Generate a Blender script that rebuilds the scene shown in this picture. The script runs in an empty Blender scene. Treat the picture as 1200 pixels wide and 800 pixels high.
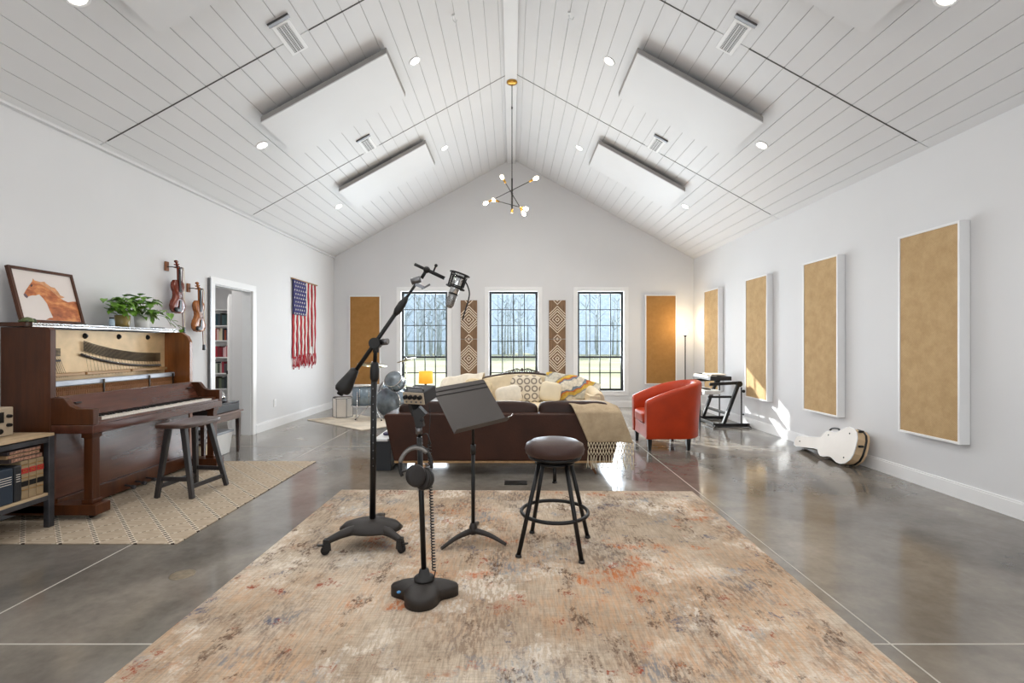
import bpy, bmesh, math, random
from mathutils import Vector, Matrix, Euler
random.seed(7)
V = Vector
SC = bpy.context.scene
COL = SC.collection
# ------------------------------------------------------------------ camera
F = 567.0; CH = 1.28
cam_d = bpy.data.cameras.new('camera'); cam = bpy.data.objects.new('camera', cam_d); COL.objects.link(cam)
cam.location = (0, 0, CH); cam.rotation_euler = (math.pi/2, 0, 0)
cam_d.sensor_width = 36; cam_d.lens = F/1200*36; cam_d.shift_y = 4/1200; cam_d.clip_start = .05; cam_d.clip_end = 500
SC.camera = cam
SC.view_settings.view_transform = 'Standard'; SC.view_settings.look = 'None'
SC.view_settings.gamma = 1; SC.view_settings.use_curve_mapping = False
SC.view_settings.exposure = 0.27
# ------------------------------------------------------------------ sky, sun, large lights
W = bpy.data.worlds.new('sky'); SC.world = W; W.use_nodes = True
bg = W.node_tree.nodes['Background']; bg.inputs[0].default_value = (.86, .93, 1.0, 1); bg.inputs[1].default_value = 1.7
SUN_DIR = V((2.4, -3.64, -2.02)).normalized()
sl = bpy.data.lights.new('sun', 'SUN'); sl.energy = 10; sl.angle = math.radians(.6); sl.color = (1, .95, .86)
so = bpy.data.objects.new('sun', sl); COL.objects.link(so); so.rotation_euler = SUN_DIR.to_track_quat('-Z', 'Y').to_euler()
def area(name, loc, d, sx, sy, power, color=(1, 1, 1), spread=180):
    l = bpy.data.lights.new(name, 'AREA'); l.shape = 'RECTANGLE'; l.size = sx; l.size_y = sy; l.energy = power; l.color = color
    l.spread = math.radians(spread)
    o = bpy.data.objects.new(name, l); COL.objects.link(o); o.location = loc
    o.rotation_euler = V(d).to_track_quat('-Z', 'Y').to_euler(); return o
BACKY = -3.4
POW_BACK, POW_WIN, POW_DOWN, POW_HALL = 50, 230, 8.5, 26
for x in (-2.1, 0.0, 2.1):
    area('fill_back', (x, BACKY-.16, 1.6), (0, 1, .5), 1.5, 2.3, POW_BACK/3, (.96, .98, 1))  # added fill lamps behind the camera, outside unseen back wall openings
for x in (-1.8, .03, 1.825):
    area('daylight_window', (x, 10.14, 1.36), (0, -1, .22), .9, 2.0, POW_WIN/3, (.93, .97, 1))

# ------------------------------------------------------------------ helpers
def P(px, py, Y): return V(((px-600)*Y/F, Y, CH-(py-404)*Y/F))
def FL(px, py):
    Y = F*CH/(py-404); return V(((px-600)*Y/F, Y, 0))
WM = {}
def thing(name, label=None, cat=None, loc=(0, 0, 0), rz=0, group=None, rot=None):
    o = bpy.data.objects.new(name, None); COL.objects.link(o); o.empty_display_size = .1
    o.location = loc; o.rotation_euler = rot if rot else (0, 0, rz)
    if label: o['label'] = label
    if cat: o['category'] = cat
    if group: o['group'] = group
    WM[o] = Matrix.Translation(V(loc)) @ Euler(o.rotation_euler).to_matrix().to_4x4()
    return o
def tag(o, label, cat, group=None, kind=None):
    if label: o['label'] = label
    if cat: o['category'] = cat
    if group: o['group'] = group
    if kind: o['kind'] = kind
    return o
def dup(o, loc, rz=None, label=None, parent=None):
    c = o.copy(); COL.objects.link(c); c.parent = parent
    if loc is not None: c.location = loc
    if rz is not None: c.rotation_euler = (0, 0, rz)
    if label: c['label'] = label
    for ch in [k for k in bpy.data.objects if k.parent == o]:
        dup(ch, None, parent=c)
    return c
def sup(v, n):
    s = sum(abs(q)**n for q in v)**(1/n); return V([q/s for q in v])
class MB:
    def __init__(s): s.bm = bmesh.new()
    def f(s, vs, sm=False):
        try:
            fc = s.bm.faces.new(vs); fc.smooth = sm; return fc
        except ValueError: return None
    def v(s, p): return s.bm.verts.new(p)
    def box(s, a, b):
        x0, y0, z0 = [min(a[i], b[i]) for i in range(3)]; x1, y1, z1 = [max(a[i], b[i]) for i in range(3)]
        return s.hexa([(x0,y0,z0),(x1,y0,z0),(x1,y1,z0),(x0,y1,z0)], [(x0,y0,z1),(x1,y0,z1),(x1,y1,z1),(x0,y1,z1)])
    def hexa(s, bot, top):
        b = [s.v(p) for p in bot]; t = [s.v(p) for p in top]; n = len(b)
        s.f(b[::-1]); s.f(t)
        for i in range(n): s.f([b[i], b[(i+1)%n], t[(i+1)%n], t[i]])
        return s
    def cbox(s, c, size, rot=None):
        M = rot if rot is not None else Matrix.Identity(3); c = V(c)
        q = [(-1,-1),(1,-1),(1,1),(-1,1)]; h = [k/2 for k in size]
        g = lambda z: [c + M @ V((a*h[0], b*h[1], z*h[2])) for a, b in q]
        return s.hexa(g(-1), g(1))
    def bar(s, a, b, w, h, up=(0, 0, 1), w2=None, h2=None):
        a, b = V(a), V(b); d = (b-a).normalized(); up = V(up)
        if abs(d.dot(up)) > .98: up = V((0, 1, 0))
        x = d.cross(up).normalized(); y = x.cross(d).normalized(); w2 = w2 or w; h2 = h2 or h
        g = lambda c, w, h: [c-x*w/2-y*h/2, c+x*w/2-y*h/2, c+x*w/2+y*h/2, c-x*w/2+y*h/2]
        return s.hexa(g(a, w, h), g(b, w2, h2))
    def tube(s, pts, r, n=10, closed=False, cap=True):
        pts = [V(p) for p in pts]; m = len(pts); rr = r if isinstance(r, (list, tuple)) else [r]*m
        T = []
        for i in range(m):
            if closed: t = pts[(i+1)%m]-pts[i-1]
            else: t = pts[min(i+1, m-1)]-pts[max(i-1, 0)]
            T.append(t.normalized())
        up = V((0, 0, 1)) if abs(T[0].z) < .9 else V((1, 0, 0))
        x = T[0].cross(up).normalized(); rings = []
        for i in range(m):
            x = (x-T[i]*x.dot(T[i])).normalized(); y = T[i].cross(x)
            rings.append([s.v(pts[i]+(x*math.cos(2*math.pi*k/n)+y*math.sin(2*math.pi*k/n))*rr[i]) for k in range(n)])
        for i in range(m if closed else m-1):
            A, B = rings[i], rings[(i+1)%m]
            for k in range(n): s.f([A[k], A[(k+1)%n], B[(k+1)%n], B[k]], True)
        if cap and not closed: s.f(rings[0][::-1]); s.f(rings[-1])
        return s
    def lathe(s, prof, c=(0, 0, 0), n=24, rot=None, sm=True, sy=1):
        c = V(c); M = rot if rot is not None else Matrix.Identity(3); rings = []
        for r, z in prof:
            if r < 1e-5: rings.append([s.v(c+M@V((0, 0, z)))])
            else: rings.append([s.v(c+M@V((r*math.cos(2*math.pi*k/n), sy*r*math.sin(2*math.pi*k/n), z))) for k in range(n)])
        for A, B in zip(rings, rings[1:]):
            for k in range(n):
                a = [A[0]] if len(A) == 1 else [A[k], A[(k+1)%n]]
                b = [B[0]] if len(B) == 1 else [B[(k+1)%n], B[k]]
                if len(a)+len(b) > 2: s.f(a+b, sm)
        if len(rings[0]) > 1: s.f(rings[0][::-1])
        if len(rings[-1]) > 1: s.f(rings[-1])
        return s
    def cyl(s, a, b, r, r2=None, n=20):
        a, b = V(a), V(b); M = (b-a).to_track_quat('Z', 'Y').to_matrix(); L = (b-a).length
        return s.lathe([(r, 0), (r2 if r2 is not None else r, L)], a, n, M)
    def ball(s, c, r, n=14, sc=(1, 1, 1), rot=None):
        M = rot if rot is not None else Matrix.Identity(3); c = V(c); rings = []
        for i in range(n+1):
            ph = math.pi*i/n
            if i in (0, n): rings.append([s.v(c+M@V((0, 0, r*sc[2]*math.cos(ph))))]); continue
            rings.append([s.v(c+M@V((r*sc[0]*math.sin(ph)*math.cos(2*math.pi*k/(n*2)), r*sc[1]*math.sin(ph)*math.sin(2*math.pi*k/(n*2)), r*sc[2]*math.cos(ph)))) for k in range(n*2)])
        N = n*2
        for A, B in zip(rings, rings[1:]):
            for k in range(N):
                a = [A[0]] if len(A) == 1 else [A[(k+1)%N], A[k]]
                b = [B[0]] if len(B) == 1 else [B[k], B[(k+1)%N]]
                s.f(a+b, True)
        return s
    def soft(s, c, size, p=4, rot=None, n=10, fn=None):
        M = rot if rot is not None else Matrix.Identity(3); c = V(c); h = V(size)/2; cache = {}
        def vert(q):
            key = tuple(round(k, 4) for k in q)
            if key not in cache:
                u = sup(q, p); w = V((u.x*h.x, u.y*h.y, u.z*h.z))
                if fn: w = fn(w)
                cache[key] = s.v(c+M@w)
            return cache[key]
        for ax in range(3):
            for sg in (-1, 1):
                for i in range(n):
                    for j in range(n):
                        qs = []
                        for di, dj in ((0,0),(1,0),(1,1),(0,1)):
                            a, b = -1+2*(i+di)/n, -1+2*(j+dj)/n
                            q = [0, 0, 0]; q[ax] = sg; q[(ax+1)%3] = a; q[(ax+2)%3] = b; qs.append(vert(q))
                        s.f(qs if sg > 0 else qs[::-1], True)
        return s
    def prism(s, pts, fn0, fn1, sm=False):
        a = [s.v(fn0(*p)) for p in pts]; b = [s.v(fn1(*p)) for p in pts]; n = len(pts)
        s.f(a[::-1]); s.f(b)
        for i in range(n): s.f([a[i], a[(i+1)%n], b[(i+1)%n], b[i]], sm)
        return s
    def grid(s, nu, nv, fn, sm=True, flip=False):
        g = [[s.v(fn(i/nu, j/nv)) for j in range(nv+1)] for i in range(nu+1)]
        for i in range(nu):
            for j in range(nv):
                q = [g[i][j], g[i+1][j], g[i+1][j+1], g[i][j+1]]
                s.f(q[::-1] if flip else q, sm)
        return s
    def build(s, name, mat, parent=None, local=False, bevel=0, seg=2, subs=0, solid=0, fix=True):
        bm = s.bm
        if fix: bmesh.ops.recalc_face_normals(bm, faces=bm.faces[:])
        if parent is not None:
            if not local:
                bm.transform(WM[parent].inverted())
            wm = WM[parent].copy(); loc = V((0, 0, 0))
        else:
            xs = [v.co for v in bm.verts]
            loc = V(((min(p.x for p in xs)+max(p.x for p in xs))/2, (min(p.y for p in xs)+max(p.y for p in xs))/2, min(p.z for p in xs)))
            bm.transform(Matrix.Translation(-loc)); wm = Matrix.Translation(loc)
        me = bpy.data.meshes.new(name); bm.to_mesh(me); bm.free()
        o = bpy.data.objects.new(name, me); COL.objects.link(o)
        if parent is not None: o.parent = parent
        else: o.location = loc
        WM[o] = wm
        for m in (mat if isinstance(mat, (list, tuple)) else [mat]): me.materials.append(m)
        if solid:
            k = o.modifiers.new('solid', 'SOLIDIFY'); k.thickness = solid; k.offset = 0
        if bevel:
            k = o.modifiers.new('bevel', 'BEVEL'); k.width = bevel; k.segments = seg; k.limit_method = 'ANGLE'; k.angle_limit = math.radians(40)
        if subs:
            k = o.modifiers.new('subd', 'SUBSURF'); k.levels = subs; k.render_levels = subs
        return o
def struct(o): o['kind'] = 'structure'; return o
def RX(d): return Matrix.Rotation(math.radians(d), 3, 'X')
def RY(d): return Matrix.Rotation(math.radians(d), 3, 'Y')
def RZ(d): return Matrix.Rotation(math.radians(d), 3, 'Z')
def bez(pts, n=24):
    # Catmull-Rom through points
    pts = [V(p) for p in pts]; out = []; m = len(pts)
    for i in range(m-1):
        p0 = pts[max(i-1, 0)]; p1 = pts[i]; p2 = pts[i+1]; p3 = pts[min(i+2, m-1)]
        for k in range(n):
            t = k/n
            out.append(.5*((2*p1)+(p2-p0)*t+(2*p0-5*p1+4*p2-p3)*t*t+(3*p1-p0-3*p2+p3)*t**3))
    out.append(pts[-1]); return out

# ------------------------------------------------------------------ materials
def lin(c): return tuple((k/255/12.92 if k/255 <= .04045 else ((k/255+.055)/1.055)**2.4) for k in c)+(1,)
def mk(name):
    m = bpy.data.materials.new(name); m.use_nodes = True; nt = m.node_tree; b = nt.nodes['Principled BSDF']; return m, nt, b
def N(nt, t, **kw):
    n = nt.nodes.new(t)
    for k, v in kw.items():
        if hasattr(n, k): setattr(n, k, v)
        else: n.inputs[k].default_value = v
    return n
def L(nt, a, ao, b, bi): nt.links.new(a.outputs[ao], b.inputs[bi])
def coords(nt, scale=(1, 1, 1), rot=(0, 0, 0), kind='Object'):
    t = N(nt, 'ShaderNodeTexCoord'); mp = N(nt, 'ShaderNodeMapping'); L(nt, t, kind, mp, 'Vector')
    mp.inputs['Scale'].default_value = scale; mp.inputs['Rotation'].default_value = rot; return mp
def noise(nt, src, scale, detail=3, rough=.5):
    n = N(nt, 'ShaderNodeTexNoise'); n.inputs['Scale'].default_value = scale; n.inputs['Detail'].default_value = detail; n.inputs['Roughness'].default_value = rough
    L(nt, src, 0, n, 'Vector'); return n
def ramp(nt, src, so, stops, interp='LINEAR'):
    r = N(nt, 'ShaderNodeValToRGB'); cr = r.color_ramp; cr.interpolation = interp
    while len(cr.elements) < len(stops): cr.elements.new(.5)
    for e, (p, c) in zip(cr.elements, stops):
        e.position = p; e.color = c if isinstance(c, tuple) and len(c) == 4 else (c, c, c, 1)
    L(nt, src, so, r, 'Fac'); return r
def mix(nt, a, b, fac, blend='MIX'):
    m = N(nt, 'ShaderNodeMix'); m.data_type = 'RGBA'; m.blend_type = blend
    for src, idx in ((fac, 0), (a, 6), (b, 7)):
        if isinstance(src, (float, int)): m.inputs[idx].default_value = src
        elif isinstance(src, tuple) and not isinstance(src[0], bpy.types.Node): m.inputs[idx].default_value = src
        else:
            node, out = src if isinstance(src, tuple) else (src, 0)
            nt.links.new(node.outputs[out], m.inputs[idx])
    return (m, 2)
def setc(nt, b, src):
    node, out = src if isinstance(src, tuple) else (src, 0); nt.links.new(node.outputs[out], b.inputs['Base Color'])
def bump(nt, b, src, out, strength, dist=.01):
    k = N(nt, 'ShaderNodeBump'); k.inputs['Strength'].default_value = strength; k.inputs['Distance'].default_value = dist
    nt.links.new(src.outputs[out], k.inputs['Height']); L(nt, k, 0, b, 'Normal')
def plain(name, rgb, rough=.5, metal=0, var=.06, scale=6, bmp=.0, emit=None, coat=0):
    m, nt, b = mk(name); c = lin(rgb); b.inputs['Roughness'].default_value = rough; b.inputs['Metallic'].default_value = metal
    mp = coords(nt); n = noise(nt, mp, scale, 4)
    r = ramp(nt, n, 0, [(.3, tuple(k*(1-var) for k in c[:3])+(1,)), (.7, tuple(min(1, k*(1+var)) for k in c[:3])+(1,))]); setc(nt, b, r)
    if bmp: bump(nt, b, noise(nt, mp, scale*12, 3), 0, bmp)
    if coat: b.inputs['Coat Weight'].default_value = coat; b.inputs['Coat Roughness'].default_value = .12
    if emit: b.inputs['Emission Color'].default_value = lin(emit[0]); b.inputs['Emission Strength'].default_value = emit[1]
    return m
def wood(name, c1, c2, rough=.35, axis='Y', scale=3, coat=.3, sp=.5):
    m, nt, b = mk(name); s = {'X': (.12, 1, 1), 'Y': (1, .12, 1), 'Z': (1, 1, .12)}[axis]
    mp = coords(nt, tuple(k*scale*6 for k in s)); n = noise(nt, mp, 1.6, 8, .65)
    n2 = noise(nt, mp, .3, 2)
    r = ramp(nt, n, 0, [(.32, lin(c1)), (.68, lin(c2))]); r2 = ramp(nt, n2, 0, [(.3, .8), (.7, 1.12)])
    setc(nt, b, mix(nt, r, r2, 1.0, 'MULTIPLY')); b.inputs['Roughness'].default_value = rough
    b.inputs['Coat Weight'].default_value = coat; b.inputs['Coat Roughness'].default_value = .15
    b.inputs['Specular IOR Level'].default_value = sp
    bump(nt, b, n, 0, .08, .002); return m
def weave(name, c1, c2, sc=300, rough=.9, bs=.3):
    m, nt, b = mk(name); mp = coords(nt)
    a = N(nt, 'ShaderNodeTexWave'); a.inputs['Scale'].default_value = sc/10; a.inputs['Distortion'].default_value = 1.2; a.bands_direction = 'Z'; L(nt, mp, 0, a, 'Vector')
    d = N(nt, 'ShaderNodeTexWave'); d.inputs['Scale'].default_value = sc/10; d.inputs['Distortion'].default_value = 1.2; d.bands_direction = 'DIAGONAL'; L(nt, mp, 0, d, 'Vector')
    w = mix(nt, (a, 0), (d, 0), .5); n = noise(nt, mp, 9, 5, .7)
    w2 = mix(nt, w, (n, 0), .6)
    r = N(nt, 'ShaderNodeValToRGB'); nt.links.new(w2[0].outputs[2], r.inputs[0])
    r.color_ramp.elements[0].position = .3; r.color_ramp.elements[0].color = lin(c1); r.color_ramp.elements[1].position = .7; r.color_ramp.elements[1].color = lin(c2)
    setc(nt, b, r); b.inputs['Roughness'].default_value = rough; b.inputs['Specular IOR Level'].default_value = .15
    bump(nt, b, w[0], 2, bs, .002); return m
M = {}
M['wall'] = plain('painted_wall', (223, 223, 224), .75, var=.012, scale=1.5, bmp=.02)
M['ceil'] = plain('painted_shiplap', (224, 224, 225), .5, var=.012, scale=2)
M['gap'] = plain('shiplap_groove', (196, 194, 192), .9)
M['seam'] = plain('ceiling_seam', (70, 68, 66), .7)
M['cloudedge_shade'] = plain('shaded_panel_edge', (160, 157, 154), .8)  # shade on the cloud panel sides, put into their colour
M['trim'] = plain('white_trim', (240, 240, 240), .35, var=.01)
M['jamb'] = plain('white_jamb', (228, 230, 232), .6, var=.02)
M['black'] = plain('black_metal', (17, 16, 16), .42, .3, var=.15, bmp=.02)
M['blackp'] = plain('black_plastic', (23, 21, 20), .55, 0, var=.12, bmp=.03)
M['frameblk'] = plain('window_frame_black', (18, 21, 25), .45, .1)
M['chrome'] = plain('chrome', (205, 205, 205), .16, 1, var=.05)
M['steel'] = plain('brushed_steel', (120, 120, 122), .32, 1, var=.1)
M['brass'] = plain('brass', (190, 145, 70), .28, 1, var=.08)
M['darkmetal'] = plain('raw_dark_steel', (80, 80, 84), .45, .75, var=.3, scale=9)
SPEC = 1
M['burlap'] = weave('burlap_tan', (172, 142, 100), (208, 178, 136), 420)
M['burlap_warmlit'] = weave('burlap_warm_light_tint', (152, 110, 60), (180, 134, 80), 420)  # burlap again, with the warm light on the far wall put into its colour
M['pianowood'] = wood('walnut_piano', (60, 29, 11), (88, 47, 21), .36, 'Z', 1.6, .12, .3)
M['pianowood2'] = wood('mahogany_piano', (70, 37, 26), (98, 57, 43), .22, 'Y', 1.4, .5)
M['inwood'] = wood('golden_side_wood', (112, 62, 24), (150, 88, 38), .35, 'Z', 2, .3)
M['gold'] = plain('gold_plate', (214, 184, 140), .4, .15, var=.22, scale=5)
M['ivory'] = plain('ivory_key', (226, 218, 206), .3, var=.05)
M['ebony'] = plain('ebony_key', (18, 16, 16), .3)
M['felt'] = plain('hammer_wood', (150, 104, 66), .7, var=.2)
M['silverfelt'] = plain('silver_rail', (186, 192, 202), .4, .3, var=.1)
M['string'] = plain('piano_wire', (64, 54, 44), .4, .7, var=.3)
M['leather'] = plain('brown_leather', (54, 27, 14), .45, var=.3, scale=4, bmp=.12)
M['leather2'] = plain('dark_cushion_leather', (48, 28, 20), .42, var=.25, scale=5, bmp=.12)
M['seatl'] = plain('stool_vinyl', (62, 43, 38), .42, var=.1, scale=6, bmp=.05)
M['red'] = plain('red_leather', (176, 56, 20), .36, var=.14, scale=5, bmp=.05)
M['oak'] = wood('oak', (150, 112, 70), (186, 148, 102), .5, 'Y', 2, .1)
M['shelfwood'] = wood('light_shelf_wood', (168, 142, 108), (200, 176, 144), .5, 'Y', 2, .1)
M['legwood'] = wood('walnut_leg', (104, 68, 42), (140, 96, 62), .4, 'Z', 3, .2)
M['stoolwood'] = wood('black_stained_wood', (34, 32, 34), (56, 52, 52), .45, 'Z', 3, .2)
M['seatwood'] = wood('dark_seat_wood', (52, 36, 30), (84, 60, 50), .35, 'Y', 3, .4)
M['tablewood'] = wood('table_wood', (84, 64, 54), (120, 94, 80), .4, 'Y', 3, .2)
M['cream'] = plain('cream_damask', (222, 204, 172), .75, var=.08, scale=9, bmp=.1)
M['cream2'] = plain('ivory_knit', (232, 222, 204), .85, var=.06, scale=20, bmp=.25)
M['darkwood'] = wood('carved_dark_wood', (40, 26, 22), (66, 44, 36), .35, 'X', 3, .4)
M['throw'] = weave('throw_weave', (150, 130, 104), (196, 176, 146), 700, bs=.5)
M['fringe'] = plain('cream_fringe', (214, 198, 170), .9)
M['casewhite'] = plain('cream_vinyl', (222, 214, 204), .4, var=.03, bmp=.05)
M['caseside'] = plain('tan_vinyl', (206, 176, 138), .45, var=.06, bmp=.05)
M['white'] = plain('white_plastic', (232, 232, 230), .4, var=.02)
M['leaf'] = plain('pothos_leaf', (112, 156, 58), .4, var=.45, scale=14)
M['stem'] = plain('vine_stem', (96, 120, 56), .5)
M['soil'] = plain('soil', (52, 40, 30), .95, var=.3, scale=40)
M['violin1'] = wood('red_violin', (92, 30, 16), (134, 54, 28), .2, 'Z', 4, .25)
M['violin2'] = wood('amber_violin', (136, 74, 28), (178, 110, 50), .25, 'Z', 4, .25)
M['vinside'] = plain('pale_spruce', (206, 170, 124), .5)
M['rope_red'] = plain('red_cotton', (176, 44, 54), .9, var=.15, scale=30, bmp=.3)
M['rope_white'] = plain('white_cotton', (228, 222, 216), .9, var=.06, scale=30, bmp=.3)
M['rope_blue'] = plain('blue_cotton', (58, 56, 104), .9, var=.2, scale=30, bmp=.3)
M['drum'] = plain('grey_drum_wrap', (120, 136, 148), .22, .3, var=.25, scale=12, coat=.5)
M['drumhead'] = plain('drum_head', (226, 222, 214), .5)
M['cymbal'] = plain('cymbal_bronze', (170, 160, 130), .25, 1, var=.15)
M['standgrey'] = plain('music_stand_grey', (64, 59, 56), .42, .25, var=.06, bmp=.03)
M['baseblk'] = plain('cast_base', (42, 37, 34), .5, .2, var=.1, bmp=.06)
M['beige'] = plain('beige_faceplate', (176, 160, 138), .5, .1)
M['blue'] = plain('blue_sticker', (70, 130, 180), .5)
M['glow'] = plain('lamp_glow', (255, 244, 224), .5, emit=((255, 236, 205), 14))
M['down'] = plain('downlight_lens', (255, 250, 240), .5, emit=((255, 250, 240), 9))
M['shade'] = plain('amber_lampshade', (226, 160, 52), .8, emit=((235, 160, 50), .75))
def glass_mat():
    m = bpy.data.materials.new('window_glass'); m.use_nodes = True; nt = m.node_tree; nt.nodes.clear()
    o = N(nt, 'ShaderNodeOutputMaterial'); t = N(nt, 'ShaderNodeBsdfTransparent'); g = N(nt, 'ShaderNodeBsdfGlossy'); g.inputs['Roughness'].default_value = .02
    t.inputs[0].default_value = (.93, .97, 1, 1)
    x = N(nt, 'ShaderNodeMixShader'); x.inputs[0].default_value = .012; L(nt, t, 0, x, 1); L(nt, g, 0, x, 2); L(nt, x, 0, o, 0); return m
M['glass'] = glass_mat()
for k_ in ('leather', 'leather2', 'seatl', 'red'): M[k_].node_tree.nodes['Principled BSDF'].inputs['Specular IOR Level'].default_value = .28
def jar_mat():
    m, nt, b = mk('tinted_glass'); b.inputs['Base Color'].default_value = lin((214, 190, 120)); b.inputs['Transmission Weight'].default_value = .6; b.inputs['Roughness'].default_value = .1
    return m
M['jar'] = jar_mat()
# polished concrete
def concrete():
    m, nt, b = mk('polished_concrete'); mp = coords(nt)
    a = noise(nt, mp, .55, 6, .6); c = noise(nt, mp, 2.6, 9, .65); d = noise(nt, mp, 26, 5, .6)
    ra = ramp(nt, a, 0, [(.3, lin((86, 82, 78))), (.5, lin((120, 114, 106))), (.7, lin((152, 144, 134)))])
    rc = ramp(nt, c, 0, [(.3, .6), (.5, .98), (.72, 1.3)]); rd = ramp(nt, d, 0, [(.3, .93), (.7, 1.06)])
    x = mix(nt, ra, rc, .8, 'MULTIPLY'); x = mix(nt, x, rd, 1.0, 'MULTIPLY')
    setc(nt, b, x); rr = ramp(nt, c, 0, [(.3, .08), (.7, .2)]); L(nt, rr, 0, b, 'Roughness')
    b.inputs['Specular IOR Level'].default_value = .55; bump(nt, b, c, 0, .025, .01); return m
M['concrete'] = concrete()
M['joint'] = plain('joint_filler', (176, 170, 160), .5)
def rug_mat():
    m, nt, b = mk('distressed_rug'); mp = coords(nt); ms = coords(nt, (70, 5, 1)); mt = coords(nt, (6, 80, 1))
    # ragged lookup: coordinates pushed about by a fine noise
    fn = noise(nt, mp, 30, 3, .7); v1 = N(nt, 'ShaderNodeVectorMath', operation='SCALE'); L(nt, fn, 'Color', v1, 0); v1.inputs['Scale'].default_value = .10
    va = N(nt, 'ShaderNodeVectorMath', operation='ADD'); L(nt, mp, 0, va, 0); L(nt, v1, 0, va, 1)
    def src(off, sc=(1, 1, 1)):
        q = N(nt, 'ShaderNodeMapping'); L(nt, va, 0, q, 'Vector'); q.inputs['Location'].default_value = (off, off*1.7, 0); q.inputs['Scale'].default_value = sc; return q
    basen = noise(nt, mp, 1.1, 5, .6)
    base = ramp(nt, basen, 0, [(.3, lin((152, 134, 114))), (.5, lin((184, 167, 147))), (.72, lin((206, 192, 175)))])
    s1 = noise(nt, ms, 1.5, 4, .75); s2 = noise(nt, mt, 1.5, 4, .75)
    st = ramp(nt, s1, 0, [(.36, .66), (.56, 1.06)]); st2 = ramp(nt, s2, 0, [(.36, .74), (.56, 1.05)])
    x = mix(nt, base, st, .75, 'MULTIPLY'); x = mix(nt, x, st2, .75, 'MULTIPLY')
    def blot(scale, off, lo, hi, col, x, fac=1.0, sc=(1, 1, 1), det=6, fine=(55, 14)):
        a = noise(nt, src(off, sc), scale, det, .68); r = ramp(nt, a, 0, [(lo, 0.0), (hi, 1.0)])
        q = coords(nt, (fine[0], fine[1], 1)); f = noise(nt, q, 1.0, 3, .65); rf = ramp(nt, f, 0, [(.44, 0.0), (.56, 1.0)])
        k = mix(nt, r, rf, .85, 'MULTIPLY'); mm = N(nt, 'ShaderNodeMath', operation='MULTIPLY'); mm.inputs[1].default_value = fac
        nt.links.new(k[0].outputs[2], mm.inputs[0]); return mix(nt, x, lin(col), (mm, 0))
    x = blot(.8, 3.1, .46, .60, (196, 148, 106), x, .5, det=4, fine=(60, 10))
    x = blot(1.8, 9.3, .48, .62, (124, 104, 88), x, .7)
    x = blot(2.4, 5.7, .52, .62, (104, 92, 84), x, .75, (1, .5, 1))
    x = blot(2.0, 77.3, .52, .60, (222, 212, 198), x, .7)
    x = blot(2.4, 21.3, .57, .64, (112, 120, 128), x, .7)
    x = blot(6.5, 31.3, .61, .65, (80, 84, 104), x, .8, fine=(50, 30))
    x = blot(2.6, 14.9, .58, .64, (180, 100, 48), x, .8)
    x = blot(6.0, 42.7, .615, .65, (140, 58, 34), x, .85, fine=(50, 30))
    x = blot(7.5, 52.7, .57, .62, (82, 60, 48), x, .8, (1, .5, 1), fine=(60, 24))
    setc(nt, b, x); b.inputs['Roughness'].default_value = .95; b.inputs['Specular IOR Level'].default_value = .1
    bn = noise(nt, mp, 220, 2); bump(nt, b, bn, 0, .5, .004); return m
M['rug'] = rug_mat()
def trellis():
    m, nt, b = mk('trellis_rug'); geo = N(nt, 'ShaderNodeTexCoord'); sep = N(nt, 'ShaderNodeSeparateXYZ'); L(nt, geo, 'Object', sep, 0)
    def mth(op, a, c=None):
        k = N(nt, 'ShaderNodeMath', operation=op)
        for i, q in enumerate((a, c)):
            if q is None: continue
            if isinstance(q, (int, float)): k.inputs[i].default_value = q
            else: nt.links.new(q, k.inputs[i])
        return k.outputs[0]
    x, y = sep.outputs[0], sep.outputs[1]; p = mth('ADD', x, y); q = mth('SUBTRACT', x, y); per = .24
    def dist(u): return mth('ABSOLUTE', mth('SUBTRACT', mth('FRACT', mth('DIVIDE', u, per)), .5))   # 0 at line centre
    dp, dq = dist(p), dist(q)
    def dash(u, n=4): return mth('GREATER_THAN', mth('FRACT', mth('MULTIPLY', mth('DIVIDE', u, per), n)), .5)
    tp = mth('LESS_THAN', dp, .06); tq = mth('LESS_THAN', dq, .02); wp = mth('LESS_THAN', dp, .09)
    dk = mth('MAXIMUM', mth('MULTIPLY', tp, dash(q)), mth('MULTIPLY', tq, dash(p)))
    wd = mth('MULTIPLY', wp, mth('SUBTRACT', 1, dash(q)))
    wq = mth('MULTIPLY', mth('LESS_THAN', dq, .06), mth('SUBTRACT', 1, dash(p)))
    wt = mth('MAXIMUM', wd, mth('MULTIPLY', wq, .35))
    mp = coords(nt, (6, 60, 1)); n = noise(nt, mp, 1.2, 4, .7); base = ramp(nt, n, 0, [(.3, lin((152, 136, 116))), (.7, lin((188, 172, 152)))])
    c = mix(nt, base, lin((208, 196, 178)), (wt.node, 0)); c = mix(nt, c, lin((74, 62, 54)), (dk.node, 0))
    setc(nt, b, c); b.inputs['Roughness'].default_value = .95; b.inputs['Specular IOR Level'].default_value = .1
    bump(nt, b, n, 0, .3, .003); return m
M['trellis'] = trellis()
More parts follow.
